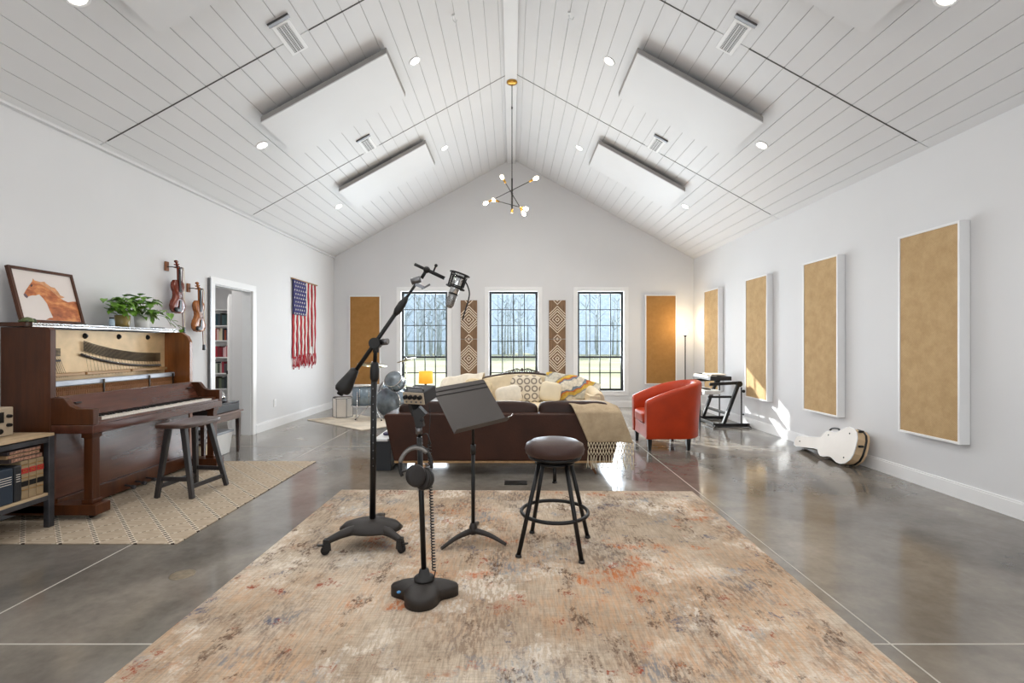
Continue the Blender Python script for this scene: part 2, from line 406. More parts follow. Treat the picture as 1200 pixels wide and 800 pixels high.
# ================================================================== ROOM SHELL
YF = 9.94; XR = 3.735; EZ = 3.06; RZT = 5.10
def XL(y): return -3.66-(9.94-y)*.0124
SL = (RZT-EZ)/3.70      # roof slope
FRONT_OPEN = [(-2.28, -1.33), (-.47, .53), (1.35, 2.30)]; WZ0, WZ1 = .33, 2.38
struct(MB().box((-6.6, BACKY-.2, -.12), (XR+.15, YF+.2, 0)).build('floor', M['concrete']))
j = MB()
for x in (-2.44, 1.62):
    j.box((x-.004, BACKY, 0), (x+.004, YF, .0012))
for y in (2.07, 6.1):
    j.box((-3.7, y-.004, 0), (-2.444, y+.004, .0012)); j.box((-2.436, y-.004, 0), (1.616, y+.004, .0012)); j.box((1.624, y-.004, 0), (XR, y+.004, .0012))
struct(j.build('trim_1', M['joint']))
# front (far) wall with three openings
def wall_open(name, y0, y1, opens, z0, z1, m):
    w = MB(); xs = [-3.9]+[k for o in opens for k in o]+[XR+.15]
    for i in range(0, len(xs), 2):
        w.box((xs[i], y0, 0), (xs[i+1], y1, EZ+.02))
    for a, b in opens:
        w.box((a, y0, 0), (b, y1, z0)); w.box((a, y0, z1), (b, y1, EZ+.02))
    w.prism([(-3.9, EZ+.02), (XR+.15, EZ+.02), (XR+.15, EZ+.05), (0, RZT+.12), (-3.9, EZ+.05)], lambda x, z: V((x, y0, z)), lambda x, z: V((x, y1, z)))
    return struct(w.build(name, m))
wall_open('wall_front', YF, YF+.14, FRONT_OPEN, WZ0, WZ1, M['wall'])
wall_open('wall_back', BACKY-.14, BACKY, [(-2.8, -1.4), (-.7, .7), (1.4, 2.8)], .4, 2.7, M['wall'])
struct(MB().box((XR, BACKY-.14, 0), (XR+.14, YF+.14, EZ+.05)).build('wall_right', M['wall']))
# left wall with doorway
DY0, DY1, DZ = 6.02, 6.88, 2.04
w = MB()
def lw(ya, yb, z0, z1): w.hexa([(XL(ya)-.12, ya, z0), (XL(ya), ya, z0), (XL(yb), yb, z0), (XL(yb)-.12, yb, z0)], [(XL(ya)-.12, ya, z1), (XL(ya), ya, z1), (XL(yb), yb, z1), (XL(yb)-.12, yb, z1)])
lw(BACKY-.14, DY0, 0, EZ+.05); lw(DY1, YF+.14, 0, EZ+.05); lw(DY0, DY1, DZ, EZ+.05)
struct(w.build('wall_left', M['wall']))
# baseboards
def base(name, pts):
    b = MB()
    for (a, c, nrm) in pts:
        a, c, nrm = V(a), V(c), V(nrm)
        for t, z0, z1 in ((.016, 0, .115), (.011, .115, .13)):
            b.hexa([a+V((0,0,z0)), c+V((0,0,z0)), c+nrm*t+V((0,0,z0)), a+nrm*t+V((0,0,z0))], [a+V((0,0,z1)), c+V((0,0,z1)), c+nrm*t+V((0,0,z1)), a+nrm*t+V((0,0,z1))])
    return struct(b.build(name, M['trim']))
base('baseboard_right', [((XR, BACKY, 0), (XR, YF, 0), (-1, 0, 0))])
base('baseboard_left', [((XL(BACKY), BACKY, 0), (XL(DY0-.1), DY0-.1, 0), (1, 0, 0)), ((XL(DY1+.1), DY1+.1, 0), (XL(YF), YF, 0), (1, 0, 0))])
base('baseboard_front', [((XL(YF)+.016, YF, 0), (XR-.016, YF, 0), (0, -1, 0))])
# door casing
c = MB()
for ya, yb, z0, z1 in ((DY0-.085, DY0, 0, DZ), (DY1, DY1+.085, 0, DZ), (DY0-.085, DY1+.085, DZ, DZ+.085)):
    c.hexa([(XL(ya), ya, z0), (XL(ya)+.018, ya, z0), (XL(yb)+.018, yb, z0), (XL(yb), yb, z0)], [(XL(ya), ya, z1), (XL(ya)+.018, ya, z1), (XL(yb)+.018, yb, z1), (XL(yb), yb, z1)])
struct(c.build('trim_2', M['trim'], bevel=.003))
c = MB(); c.box((XL(6)-.12, DY0, 0), (XL(6), DY0+.015, DZ)); c.box((XL(6)-.12, DY1-.015, 0), (XL(6)-.001, DY1, DZ)); c.box((XL(6)-.12, DY0+.015, DZ-.015), (XL(6)-.001, DY1-.015, DZ))
struct(c.build('trim_3', M['jamb']))
struct(MB().box((XL(5.85)+.001, 5.895, .0), (XL(5.85)+.035, 5.915, 2.10)).build('trim_4', M['steel'], bevel=.003))
# hallway room beyond the doorway
h = MB(); hx = XL(6.9)-.12
h.box((-6.6, 8.75, 0), (hx, 8.87, 2.6)); h.box((-6.6, 4.4, 0), (-6.48, 8.75, 2.6)); h.box((-6.48, 4.4, 0), (hx-.05, 4.52, 2.6))
struct(h.build('wall_hallway', M['wall']))
struct(MB().box((hx-.18, DY1+.02, 0), (hx-.001, DY1+.12, 2.6)).build('wall_hallway_side', M['wall']))
struct(MB().box((-6.6, 4.4, 2.6), (hx-.03, 8.87, 2.7)).build('ceiling_hallway', M['ceil']))
area('hallway_light', (-4.9, 6.6, 2.55), (0, 0, -1), .9, .9, POW_HALL, (1, .97, .93))
d = MB().bar((-4.06, 6.98, 1.01), (-4.52, 7.72, 1.01), .04, 2.0).build('door_1', M['trim'], bevel=.003); struct(d)
hd = MB(); hd.cyl(P(268, 436, 7.45)+V((-.02, -.02, 0)), P(268, 436, 7.45)+V((.075, -.0, 0)), .03); hd.cyl(P(268, 436, 7.45)+V((.055, 0, 0)), P(268, 436, 7.45)+V((.11, 0, 0)), .02)
hd.build('door_handle', M['black'], d)
# ceiling: shiplap boards on both slopes
def cz(x): return RZT-abs(x)*SL if True else 0
for sgn, nm in ((-1, 'left'), (1, 'right')):
    nrm = V((-sgn*SL, 0, -1)).normalized()   # pointing into the room
    b = MB(); n = 25; wdt = 3.80/n
    for i in range(n):
        x0, x1 = i*wdt+.0018, (i+1)*wdt-.0018
        for y0, y1 in ((BACKY, 4.326), (4.334, 6.766), (6.774, YF)):
            q = [V((sgn*x0, y0, cz(x0))), V((sgn*x1, y0, cz(x1))), V((sgn*x1, y1, cz(x1))), V((sgn*x0, y1, cz(x0)))]
            b.hexa(q, [p-nrm*.02 for p in q])
    o = struct(b.build('ceiling' if sgn < 0 else 'ceiling_right_slope', M['ceil'], bevel=.001, seg=1))
    q = [V((0, BACKY-.14, RZT)), V((sgn*3.9, BACKY-.14, cz(3.9))), V((sgn*3.9, YF+.14, cz(3.9))), V((0, YF+.14, RZT))]
    struct(MB().hexa([p-nrm*.011 for p in q], [p-nrm*.15 for p in q]).build('ceiling_deck_'+nm, M['gap']))
struct(MB().box((-.098, BACKY, 5.0), (.068, YF, 5.2)).build('trim_5', M['ceil'], bevel=.002))
# dark end-joint strips across the boards
k = 5
for sgn in (-1, 1):
    nrm = V((-sgn*SL, 0, -1)).normalized()
    for yc, gap in ((4.33, (1.82, 2.12)), (6.77, (1.86, 2.08))):
        k += 1; s = MB()
        for x0, x1 in ((.07, gap[0]), (gap[1], 3.62)):
            wv = .006 if yc < 5 else .005
            q = [V((sgn*x0, yc-wv, cz(x0))), V((sgn*x1, yc-wv, cz(x1))), V((sgn*x1, yc+wv, cz(x1))), V((sgn*x0, yc+wv, cz(x0)))]
            s.hexa([p+nrm*.003 for p in q], [p-nrm*.01 for p in q])
        struct(s.build('trim_%d' % k, M['seam']))
# crown strip along the left eave
s = MB(); s.bar((XL(BACKY)+.02, BACKY, 3.045), (XL(YF)+.02, YF, 3.085-.02), .04, .03); struct(s.build('trim_10', M['ceil']))
# windows
for i, (x0, x1) in enumerate(FRONT_OPEN):
    fy = YF+.085; fr = MB(); t = .045
    fr.box((x0, fy, WZ0), (x0+t, fy+.05, WZ1)); fr.box((x1-t, fy, WZ0), (x1, fy+.05, WZ1)); fr.box((x0+t, fy, WZ1-t), (x1-t, fy+.05, WZ1)); fr.box((x0+t, fy, WZ0), (x1-t, fy+.05, WZ0+t))
    hh = (WZ1-WZ0-2*t)/6
    fr.box((x0+t, fy+.005, WZ0+t+2*hh-.02), (x1-t, fy+.045, WZ0+t+2*hh+.02))
    win = struct(fr.build('window_%d' % (i+1), M['frameblk'], bevel=.003))
    mu = MB()
    for q in range(1, 4):
        x = x0+t+(x1-x0-2*t)*q/4; mu.box((x-.009, fy+.012, WZ0+t), (x+.009, fy+.034, WZ1-t))
    for q in (1, 3, 4, 5):
        z = WZ0+t+hh*q; mu.box((x0+t, fy+.0135, z-.009), (x1-t, fy+.0325, z+.009))
    struct(mu.build('muntins', M['frameblk'], win)); 
    struct(MB().box((x0+t-.005, fy+.021, WZ0+t-.005), (x1-t+.005, fy+.025, WZ1-t+.005)).build('pane', M['glass'], win))
    cs = MB(); e = .09
    cs.box((x0-e, YF-.016, WZ0-e), (x0, YF, WZ1+e)); cs.box((x1, YF-.016, WZ0-e), (x1+e, YF, WZ1+e)); cs.box((x0, YF-.016, WZ1), (x1, YF, WZ1+e)); cs.box((x0, YF-.016, WZ0-e), (x1, YF, WZ0))
    cs.box((x0-.003, YF-.02, WZ0-.02), (x1+.003, YF+.085, WZ0+.004))
    struct(cs.build('window_casing', M['trim'], win, bevel=.002))
# ------------------------------------------------------------------ outside
def field():
    m, nt, b = mk('pale_winter_grass'); mp = coords(nt); n = noise(nt, mp, .12, 6, .7); n2 = noise(nt, mp, 4, 4, .7)
    r = ramp(nt, n, 0, [(.3, lin((124, 130, 92))), (.6, lin((170, 164, 132)))]); r2 = ramp(nt, n2, 0, [(.3, .85), (.7, 1.1)])
    setc(nt, b, mix(nt, r, r2, 1.0, 'MULTIPLY')); b.inputs['Roughness'].default_value = 1; return m
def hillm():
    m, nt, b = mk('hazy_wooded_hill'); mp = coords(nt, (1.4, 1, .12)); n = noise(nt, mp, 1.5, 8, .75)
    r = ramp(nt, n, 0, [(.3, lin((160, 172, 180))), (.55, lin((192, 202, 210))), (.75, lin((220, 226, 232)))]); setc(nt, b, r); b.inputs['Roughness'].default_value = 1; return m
struct(MB().box((-90, YF+.3, -.5), (90, 95, -.25)).build('ground', field()))
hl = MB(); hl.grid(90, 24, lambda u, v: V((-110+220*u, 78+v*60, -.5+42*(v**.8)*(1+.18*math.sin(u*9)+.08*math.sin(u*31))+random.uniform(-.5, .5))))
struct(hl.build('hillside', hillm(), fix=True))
tr = MB()
for i in range(230):
    x = random.uniform(-46, 46); y = random.uniform(58, 84); z0 = -.4 if y < 78 else (y-78)*.6; H = random.uniform(7, 15)
    tr.tube([(x, y, z0), (x+random.uniform(-.3, .3), y, z0+H*.5), (x+random.uniform(-.6, .6), y, z0+H)], [.16, .1, .03], 5)
    for q in range(7):
        zz = z0+H*random.uniform(.35, .9); a = random.uniform(0, 6.28); l = random.uniform(1.2, 2.8)
        p0 = V((x, y, zz)); tr.tube([p0, p0+V((math.cos(a)*l, math.sin(a)*l*.4, l*.9))], [.06, .015], 4)
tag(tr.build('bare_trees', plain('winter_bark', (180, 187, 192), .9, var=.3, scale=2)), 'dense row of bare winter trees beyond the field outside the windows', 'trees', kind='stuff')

# ------------------------------------------------------------------ ceiling fixtures
def slope_frame(sgn, a, y):
    n = V((-sgn*SL, 0, -1)).normalized(); t = V((sgn, 0, -SL)).normalized()   # t: down the slope towards the eave
    return V((sgn*a, y, cz(a))), n, t
ROWS = [(7.9, 'farthest away'), (5.48, 'mid-room'), (3.15, 'nearest in view'), (.8, 'above the camera'), (-1.6, 'behind the camera')]
proto = None
for sgn, side in ((-1, 'left'), (1, 'right')):
    for a, rown in ((2.83, 'lower row'), (1.10, 'upper row')):
        for y, where in ROWS:
            c, n, t = slope_frame(sgn, a, y); R = n.to_track_quat('Z', 'Y').to_matrix()
            lab = 'round recessed light on %s slope, %s, %s' % (side, rown, where)
            o = thing('recessed_light', lab, 'ceiling light', c, group='recessed lights in the shiplap ceiling')
            MB().lathe([(.052, -.01), (.052, .004), (.066, .007), (.074, .003), (.074, -.002)], c, 28, R).build('trim_ring', M['trim'], o)
            MB().lathe([(0, .0045), (.05, .0045), (.05, .002), (0, .002)], c, 28, R).build('lens', M['down'], o)
            l = bpy.data.lights.new('downlight', 'AREA'); l.shape = 'DISK'; l.size = .12; l.spread = math.radians(135); l.energy = POW_DOWN; l.color = (1, .985, .96)
            lo = bpy.data.objects.new('downlight', l); COL.objects.link(lo); lo.location = n*.012; lo.rotation_euler = n.to_track_quat('-Z', 'Y').to_euler(); lo.parent = o
# hanging acoustic panels
PW = {4.97: 'large near one beside the chandelier rod', 7.21: 'far one', 2.66: 'cut by the top edge of the photo'}
for sgn, side in ((-1, 'left'), (1, 'right')):
    for y0, lb in PW.items():
        def q(off):
            out = []
            for a, y in ((1.29, y0), (2.58, y0), (2.58, y0+.88), (1.29, y0+.88)):
                out.append(V((sgn*a, y, cz(a)-off)))
            return out
        o = thing('ceiling_panel', 'white acoustic panel hung under the %s ceiling slope, %s' % (side, lb), 'acoustic panel', (sgn*1.93, y0+.44, cz(1.93)), group='white ceiling clouds')
        MB().hexa(q(.12), q(.108)).build('panel', M['ceil'], o); MB().hexa(q(.1075), q(.055)).build('shaded_edge', M['cloudedge_shade'], o)  # grey sides carry painted shade
        cl = MB()
        for a in (1.5, 2.37):
            for y in (y0+.15, y0+.73): cl.cyl((sgn*a, y, cz(a)-.056), (sgn*a, y, cz(a)+.003), .012, n=10)
        cl.build('standoffs', M['black'], o)
# vents
def ventmat():
    m, nt, b = mk('perforated_grille'); mp = coords(nt, (1, 1, 1)); v = N(nt, 'ShaderNodeTexVoronoi'); v.inputs['Scale'].default_value = 62; v.inputs['Randomness'].default_value = 0; L(nt, mp, 0, v, 'Vector')
    r = ramp(nt, v, 0, [(.42, lin((84, 84, 84))), (.5, lin((212, 212, 212)))]); setc(nt, b, r); b.inputs['Roughness'].default_value = .5; return m
M['vent'] = ventmat()
for sgn, side in ((-1, 'left'), (1, 'right')):
    for a0, y0, ln, lb in ((1.97, 4.30, .34, 'on the near seam'), (1.97, 6.60, .30, 'on the far seam')):
        c, n, t = slope_frame(sgn, a0, y0); o = thing('ceiling_vent', 'small slotted ceiling vent %s of the %s slope' % (lb, side), 'vent', c, group='ceiling vents')
        Yv = V((0, 1, 0)); g = lambda hw, hl, k, dy=0: [c+t*a*hw+Yv*(b*hl+dy)+n*k for a, b in ((-1,-1),(1,-1),(1,1),(-1,1))]
        MB().hexa(g(.085, ln/2+.03, -.004), g(.085, ln/2+.03, .012)).build('housing', M['trim'], o, bevel=.003)
        MB().hexa(g(.052, ln/2, .012), g(.052, ln/2, .018)).build('grille', M['vent'], o)
        MB().hexa(g(.10, .018, .0, -ln/2-.06), g(.10, .018, .02, -ln/2-.06)).build('end_bar', M['steel'], o, bevel=.002)
for px, py, side in ((531, 18, 'left'), (667, 15, 'right')):
    sgn = -1 if px < 600 else 1; r = abs(px-600)/(404-py); K = RZT-CH; a = K*r/(1+SL*r); y = F*a/abs(px-600); c = V((sgn*a, y, cz(a)))
    o = MB().cyl(c+V((0,0,.01)), c-V((0,0,.012)), .018, n=14).tube(bez([c-V((0,0,.01)), c-V((0,0,.05)), c+V((.03,0,-.075)), c+V((.045,0,-.045))], 6), .004, 8).build('ceiling_hook', M['trim'])
    tag(o, 'small white hook screwed in the ceiling %s of the ridge beam' % side, 'hook')
# ------------------------------------------------------------------ chandelier
CYc = 6.85; cc = V((0, CYc, 0))
o = thing('chandelier', 'black and brass six-bulb rod chandelier hanging from the ridge beam', 'chandelier', (0, CYc, 4.999))
MB().lathe([(0, 0), (.075, 0), (.078, -.012), (.05, -.03), (0, -.034)], (0, CYc, 5.0), 28).build('canopy', M['brass'], o)
ztop = P(600, 209, CYc).z; zb = P(600, 245, CYc).z
MB().tube([(0, CYc, 4.97), (0, CYc, ztop)], .006, 8).cyl((0, CYc, 4.62), (0, CYc, 4.65), .011).build('hanging_rod', M['black'], o)
MB().cyl((0, CYc, ztop), (0, CYc, zb), .012).build('stem', M['black'], o)
MB().cyl((0, CYc, zb-.05), (0, CYc, zb), .019).build('finial', M['brass'], o)
arms = [((630.3, 207.8, 6.70), (567.3, 239, 7.0)), ((587.5, 206, 6.95), (614.8, 252, 6.75)), ((577, 234, 7.05), (618, 245, 6.65))]
for a, b in arms:
    A, B = P(*a), P(*b); d = (B-A).normalized()
    mid = (A+B)/2; mid.x = 0; mid.y = CYc
    ar = MB().tube([A+d*.13, B-d*.13], .006, 8); 
    # short clamp to the stem
    t = (CYc-A.y)/(B.y-A.y); pc = A.lerp(B, max(.1, min(.9, (0-A.x)/(B.x-A.x))))
    ar.tube([pc, (0, CYc, pc.z)], .007, 8); ar.ball((0, CYc, pc.z), .017, 8)
    ar = ar.build('arm', M['black'], o)
    for E, s in ((A, 1), (B, -1)):
        so_ = MB().cyl(E+d*s*.07, E+d*s*.135, .016, .013, 14).build('socket', M['brass'], ar)
        R = (-d*s).to_track_quat('Z', 'Y').to_matrix()
        MB().lathe([(.010, 0), (.015, .015), (.025, .04), (.026, .055), (.018, .075), (0, .085)], E+d*s*.072, 16, R).build('bulb', M['glow'], so_)
pl = bpy.data.lights.new('chandelier_light', 'POINT'); pl.energy = 14; pl.color = (1, .87, .7); pl.shadow_soft_size = .25
lo = bpy.data.objects.new('chandelier_light', pl); COL.objects.link(lo); lo.location = (0, 0, zb-5.0+.0); lo.parent = o; lo.location.y = -.3

# ------------------------------------------------------------------ wall panels
def wall_panel(corner, udir, n, w, h, label, mat, dpt=.09, group='tan acoustic panels'):
    # corner: lower corner on the wall; udir along wall; n out of the wall
    c, u, n = V(corner), V(udir), V(n); z = V((0, 0, 1))
    o = thing('acoustic_panel', label, 'acoustic panel', c+u*w/2, group=group)
    def bx(m, u0, u1, z0, z1, n0, n1):
        m.hexa([c+u*a+z*z0+n*b for a, b in ((u0,n0),(u1,n0),(u1,n1),(u0,n1))], [c+u*a+z*z1+n*b for a, b in ((u0,n0),(u1,n0),(u1,n1),(u0,n1))])
    f = MB(); t = .02
    bx(f, 0, t, 0, h, .003, dpt); bx(f, w-t, w, 0, h, .003, dpt); bx(f, t, w-t, 0, t, .003, dpt); bx(f, t, w-t, h-t, h, .003, dpt)
    f.build('frame', M['trim'], o, bevel=.002)
    g = MB(); bx(g, t, w-t, t, h-t, .004, dpt-.008); g.build('fabric', mat, o)
    return o
for (y0, y1), lb in (((3.94, 4.57), 'nearest and largest in view on the right wall'), ((5.42, 6.07), 'on the right wall above the guitar case'), ((6.92, 7.57), 'on the right wall, its lower part in sunlight'), ((8.55, 9.2), 'on the right wall above the keyboards by the corner')):
    wall_panel((XR, y0, .466), (0, 1, 0), (-1, 0, 0), y1-y0, 1.83, 'tan burlap panel in white frame, '+lb, M['burlap'])
wall_panel(((410-600)/57.04, YF, P(0, 451, YF).z), (1, 0, 0), (0, -1, 0), .64, 1.83, 'burlap panel tinted ochre for warm light in white frame on the far wall behind the drums', M['burlap_warmlit'], .05)
wall_panel(((755.5-600)/57.04, YF, P(0, 450, YF).z), (1, 0, 0), (0, -1, 0), .64, 1.83, 'burlap panel tinted ochre for warm light in white frame on the far wall beside the floor lamp', M['burlap_warmlit'], .05)
# carved slat panels between the windows
M['slat'] = wood('slatted_wood', (112, 84, 60), (158, 124, 92), .6, 'Z', 4, 0)
M['inlay'] = plain('pale_inlay', (244, 230, 210), .6)
for xc, side in (((549.5-600)/57.04, 'left'), ((653-600)/57.04, 'right')):
    for k, (zc, lv) in enumerate(((1.80, 'upper'), (1.0, 'lower'))):
        W2, H2 = .17, .395
        o = thing('wood_wall_panel', '%s carved wood panel with pale zigzag lines %s of the middle window' % (lv, side), 'wall panel', (xc, YF, zc-H2), group='carved wood panels')
        s = MB(); ns = 11
        s.box((xc-W2, YF-.012, zc-H2), (xc+W2, YF-.002, zc+H2))
        for i in range(ns):
            x0 = xc-W2+2*W2*i/ns; s.box((x0+.003, YF-.022, zc-H2), (x0+2*W2/ns-.003, YF-.012, zc+H2))
        sl_ = s.build('slats', M['slat'], o)
        ln = MB(); y = YF-.026
        def seg(a, b):
            # clip segments to the panel
            a, b = V(a), V(b)
            pts = [a.lerp(b, i/24) for i in range(25)]; pts = [p for p in pts if abs(p.x) <= W2-.002 and abs(p.y) <= H2-.002]
            if len(pts) > 1: ln.bar((xc+pts[0].x, y, zc+pts[0].y), (xc+pts[-1].x, y, zc+pts[-1].y), .014, .009, (0, 1, 0))
        for cz0 in (0.0, H2+.02, -H2-.02):
            for r in (.04, .105, .17) if cz0 == 0 else (.04, .105):
                seg((0, cz0+r), (r, cz0)); seg((r, cz0), (0, cz0-r)); seg((0, cz0-r), (-r, cz0)); seg((-r, cz0), (0, cz0+r))
        for sg in (-1, 1):
            for dd in (.22, .275):
                seg((0, sg*dd), (W2, sg*(dd-W2)) ); seg((0, sg*dd), (-W2, sg*(dd-W2)))
        ln.build('inlay_lines', M['inlay'], sl_)
# ================================================================== RUGS
RT = .012
def rugobj(name, x0, x1, y0, y1, mat, th, rz=0, nx=40, ny=60):
    cx, cy = (x0+x1)/2, (y0+y1)/2
    o = thing(name, loc=(cx, cy, 0), rz=rz)
    return o
r_ = MB(); r_.box((-1.53, -2.16, .001), (1.53, 2.16, RT)); o = r_.build('area_rug', M['rug'], bevel=.004)
o.location = (.0, 2.06, .0015); o.rotation_euler = (0, 0, -.016)
tag(o, 'large distressed beige rug with rust, orange and blue-grey patches in the middle of the floor', 'rug')
o = MB().box((-3.69, 3.10, .001), (-2.145, 5.30, .009)).build('trellis_rug', M['trellis'], bevel=.003)
tag(o, 'tan trellis patterned rug with dashed dark lines under the piano', 'rug')
# ================================================================== PIANO
PX0, PX1 = -3.70, -3.34      # body back / front
PY0, PY1 = 3.50, 5.06; RG = .009
pn = thing('upright_piano', 'old walnut upright piano with its upper front panel removed', 'piano', (-3.4, (PY0+PY1)/2, RG))
def side(y0, y1, mat, nm='side_panel', sq=False):
    pts = [(PX0, .05), (PX1, .05), (PX1, 1.30), (PX1-.03, 1.36), (PX1-.09, 1.40), (PX0, 1.40)]
    if sq: pts = [(PX0, .05), (PX1, .05), (PX1, 1.38), (PX1-.02, 1.40), (PX0, 1.40)]
    MB().prism([(x, z+RG) for x, z in pts], lambda x, z: V((x, y0, z)), lambda x, z: V((x, y1, z))).build(nm, mat, pn, bevel=.003)
side(PY0, PY0+.045, M['pianowood'], sq=True); side(PY1-.045, PY1, M['inwood'])
MB().box((PX0, PY0-.02, 1.405+RG), (-3.50, PY1+.0, 1.435+RG)).build('lid', M['pianowood'], pn, bevel=.004); ld_ = [q for q in bpy.data.objects if q.name.startswith('lid')][0]
hg = MB(); hg.box((-3.50, PY0+.02, 1.405+RG), (-3.488, PY1-.02, 1.432+RG))
for i in range(50):
    y = PY0+.03+i*(PY1-PY0-.06)/50; hg.cyl((-3.487, y, 1.421+RG), (-3.487, y+.022, 1.421+RG), .008, n=8)
hg.build('piano_hinge', M['chrome'], ld_)
YA, YB = PY0+.045, PY1-.045
MB().box((PX0, YA, .05), (PX0+.02, YB, 1.40)).build('back_board', M['pianowood'], pn)
MB().box((PX0+.02, YA, .72), (-3.60, YB, 1.40)).build("iron_plate", M["gold"], pn); ip_ = [q for q in bpy.data.objects if q.name.startswith("iron_plate")][0]
# plate bolts, tuning pins, string bands
pl_ = MB()
for y in (3.68, 4.08, 4.43, 4.78):
    pl_.lathe([(0, .02), (.012, .018), (.02, .008), (.026, 0)], (-3.60, y, 1.355), 10, RY(90).copy())
pl_.build('plate_bolts', M['black'], ip_)
st = MB()
def band(y0, y1, za, zb_, n, dz, curve):
    for i in range(n):
        pts = []
        for k in range(11):
            t = k/10; pts.append((-3.585, y0+(y1-y0)*t, za+(zb_-za)*curve(t)+dz*i))
        st.tube(pts, .0034, 5)
cur = lambda t: 1-(1-t)**2.2
band(4.05, 4.93, 1.235, 1.12, 9, .0095, cur)
band(3.56, 3.84, 1.19, 1.195, 7, .009, lambda t: t)
for i in range(26):
    t = i/25; st.tube([(-3.583, 4.06+.86*t, 1.235-.115*cur(t)), (-3.583, 4.10+.86*t, 1.02)], .0011, 4)
for i in range(18):
    t = i/17; st.tube([(-3.583, 3.57+.26*t, 1.18), (-3.583, 3.60+.30*t, 1.02)], .0016, 4)
st.build('strings', M['string'], ip_)
pb = MB(); pb.tube([(-3.587, 4.03+.9*k/20, 1.20-.125*cur(k/20)) for k in range(21)], .011, 8)
pb.tube([(-3.587, 3.56, 1.155), (-3.587, 3.84, 1.155)], .008, 8)
pb.build('pressure_bar', M['darkmetal'], ip_)
pi = MB()
for k in range(46): t = k/45; pi.ball((-3.574, 4.04+.88*t, 1.20-.125*cur(t)), .005, 4)
pi.build('tuning_pins', M['chrome'], ip_)
dm = MB()
for y0, y1 in ((3.56, 4.02), (4.04, 4.50), (4.52, 4.98)): dm.box((-3.58, y0, 1.03), (-3.545, y1, 1.055))
dm.build('damper_rail', M['oak'], pn, bevel=.004)
MB().box((-3.53, YA+.003, .955), (-3.49, YB-.003, 1.0)).build('hammer_rest_rail', M['silverfelt'], pn, bevel=.008)
hm = MB()
for i in range(84):
    y = YA+.03+i*(YB-YA-.06)/84; hm.bar((-3.54, y, .78), (-3.49, y+.004, .95), .006, .012); hm.cbox((-3.497, y, .90), (.03, .010, .035))
hm.build('hammers', M['felt'], pn)
ac = MB(); ac.box((-3.56, YA, .70), (-3.40, YB, .80))
for y in (3.60, 4.12, 4.64, 4.96): ac.box((-3.485, y, .78), (-3.475, y+.012, .99))
ac.build('action_frame', M['string'], pn)
# key bed, arms, fallboard
KX = -3.03; MB().box((PX1, PY0, .635), (KX, PY1, .70)).build('key_bed', M['pianowood2'], pn, bevel=.006)
def arm(y0, y1):
    pts = [(PX1, .70), (KX-.0, .70), (KX, .815), (KX-.12, .815), (KX-.17, .835), (KX-.2, .875), (KX-.22, .895), (PX1, .895)]
    MB().prism([(x, z) for x, z in pts], lambda x, z: V((x, y0, z)), lambda x, z: V((x, y1, z))).build('arm', M['pianowood'], pn, bevel=.004)
arm(PY0, PY0+.05); arm(PY1-.05, PY1)
MB().hexa([(-3.33, PY0+.05, .72), (-3.235, PY0+.05, .72), (-3.235, PY1-.05, .72), (-3.33, PY1-.05, .72)], [(-3.34, PY0+.05, .90), (-3.322, PY0+.05, .90), (-3.322, PY1-.05, .90), (-3.34, PY1-.05, .90)]).build('fallboard', M['pianowood2'], pn, bevel=.004)
sh = MB(); sh.cbox((-3.285, 3.66, .845), (.02, .05, .008)); sh.cbox((-3.285, 4.92, .845), (.02, .05, .008)); sh.build('fallboard_clips', M['black'], pn)
MB().box((KX-.035, PY0+.05, .70), (KX-.004, PY1-.05, .724)).build('key_slip', M['pianowood2'], pn, bevel=.003)
kb = MB(); kb.box((-3.235, PY0+.05, .70), (KX-.035, PY0+.115, .745)); kb.box((-3.235, PY1-.115, .70), (KX-.035, PY1-.05, .745)); kb.build('key_blocks', M['pianowood'], pn, bevel=.002)
KY0, KY1 = PY0+.118, PY1-.118; kw = (KY1-KY0)/52
wk = None
for i in range(52):
    if wk is None:
        wk = MB().box((-3.232, KY0+.0006, .712), (KX-.037, KY0+kw-.0006, .735)).build('white_key', M['ivory'], pn, bevel=.001, seg=1)
    else:
        c_ = wk.copy(); COL.objects.link(c_); c_.parent = pn; c_.location = (wk.location[0], wk.location[1]+kw*i, wk.location[2])
bk = None
for i in range(51):
    if i % 7 in (1, 4): continue
    if bk is None:
        bk = MB().hexa([(-3.232, KY0+kw-.0055, .736), (-3.135, KY0+kw-.0055, .736), (-3.135, KY0+kw+.0055, .736), (-3.232, KY0+kw+.0055, .736)], [(-3.232, KY0+kw-.004, .747), (-3.14, KY0+kw-.004, .747), (-3.14, KY0+kw+.004, .747), (-3.232, KY0+kw+.004, .747)]).build('black_key', M['ebony'], pn); base_i = i
    else:
        c_ = bk.copy(); COL.objects.link(c_); c_.parent = pn; c_.location = (0, kw*(i-base_i), 0)
# lower board, plinth, legs, pedals
MB().box((PX1-.03, YA, .15), (PX1-.008, YB, .635)).build('lower_panel', M['pianowood2'], pn, bevel=.002)
MB().box((PX1-.03, YA, .03), (PX1+.012, YB, .15)).build('bottom_rail', M['pianowood'], pn, bevel=.004)
for y in (PY0, PY1-.13):
    lg = MB(); lg.box((KX-.10, y+.035, .13), (KX-.035, y+.10, .635)); lg.box((KX-.11, y+.025, .12), (KX-.025, y+.11, .15)); lg.box((KX-.11, y+.025, .60), (KX-.025, y+.11, .635))
    lg = lg.build('leg', M['pianowood'], pn, bevel=.004)
    MB().box((PX0, y, .045), (KX+.02, y+.13, .12)).build('toe_block', M['pianowood'], pn, bevel=.005)
    cs = MB(); cs.cyl((KX-.06, y+.05, .03), (KX-.06, y+.08, .03), .0185, n=14); cs.box((KX-.075, y+.045, .03), (KX-.045, y+.085, .048)); cs.build('caster', M['black'], lg)
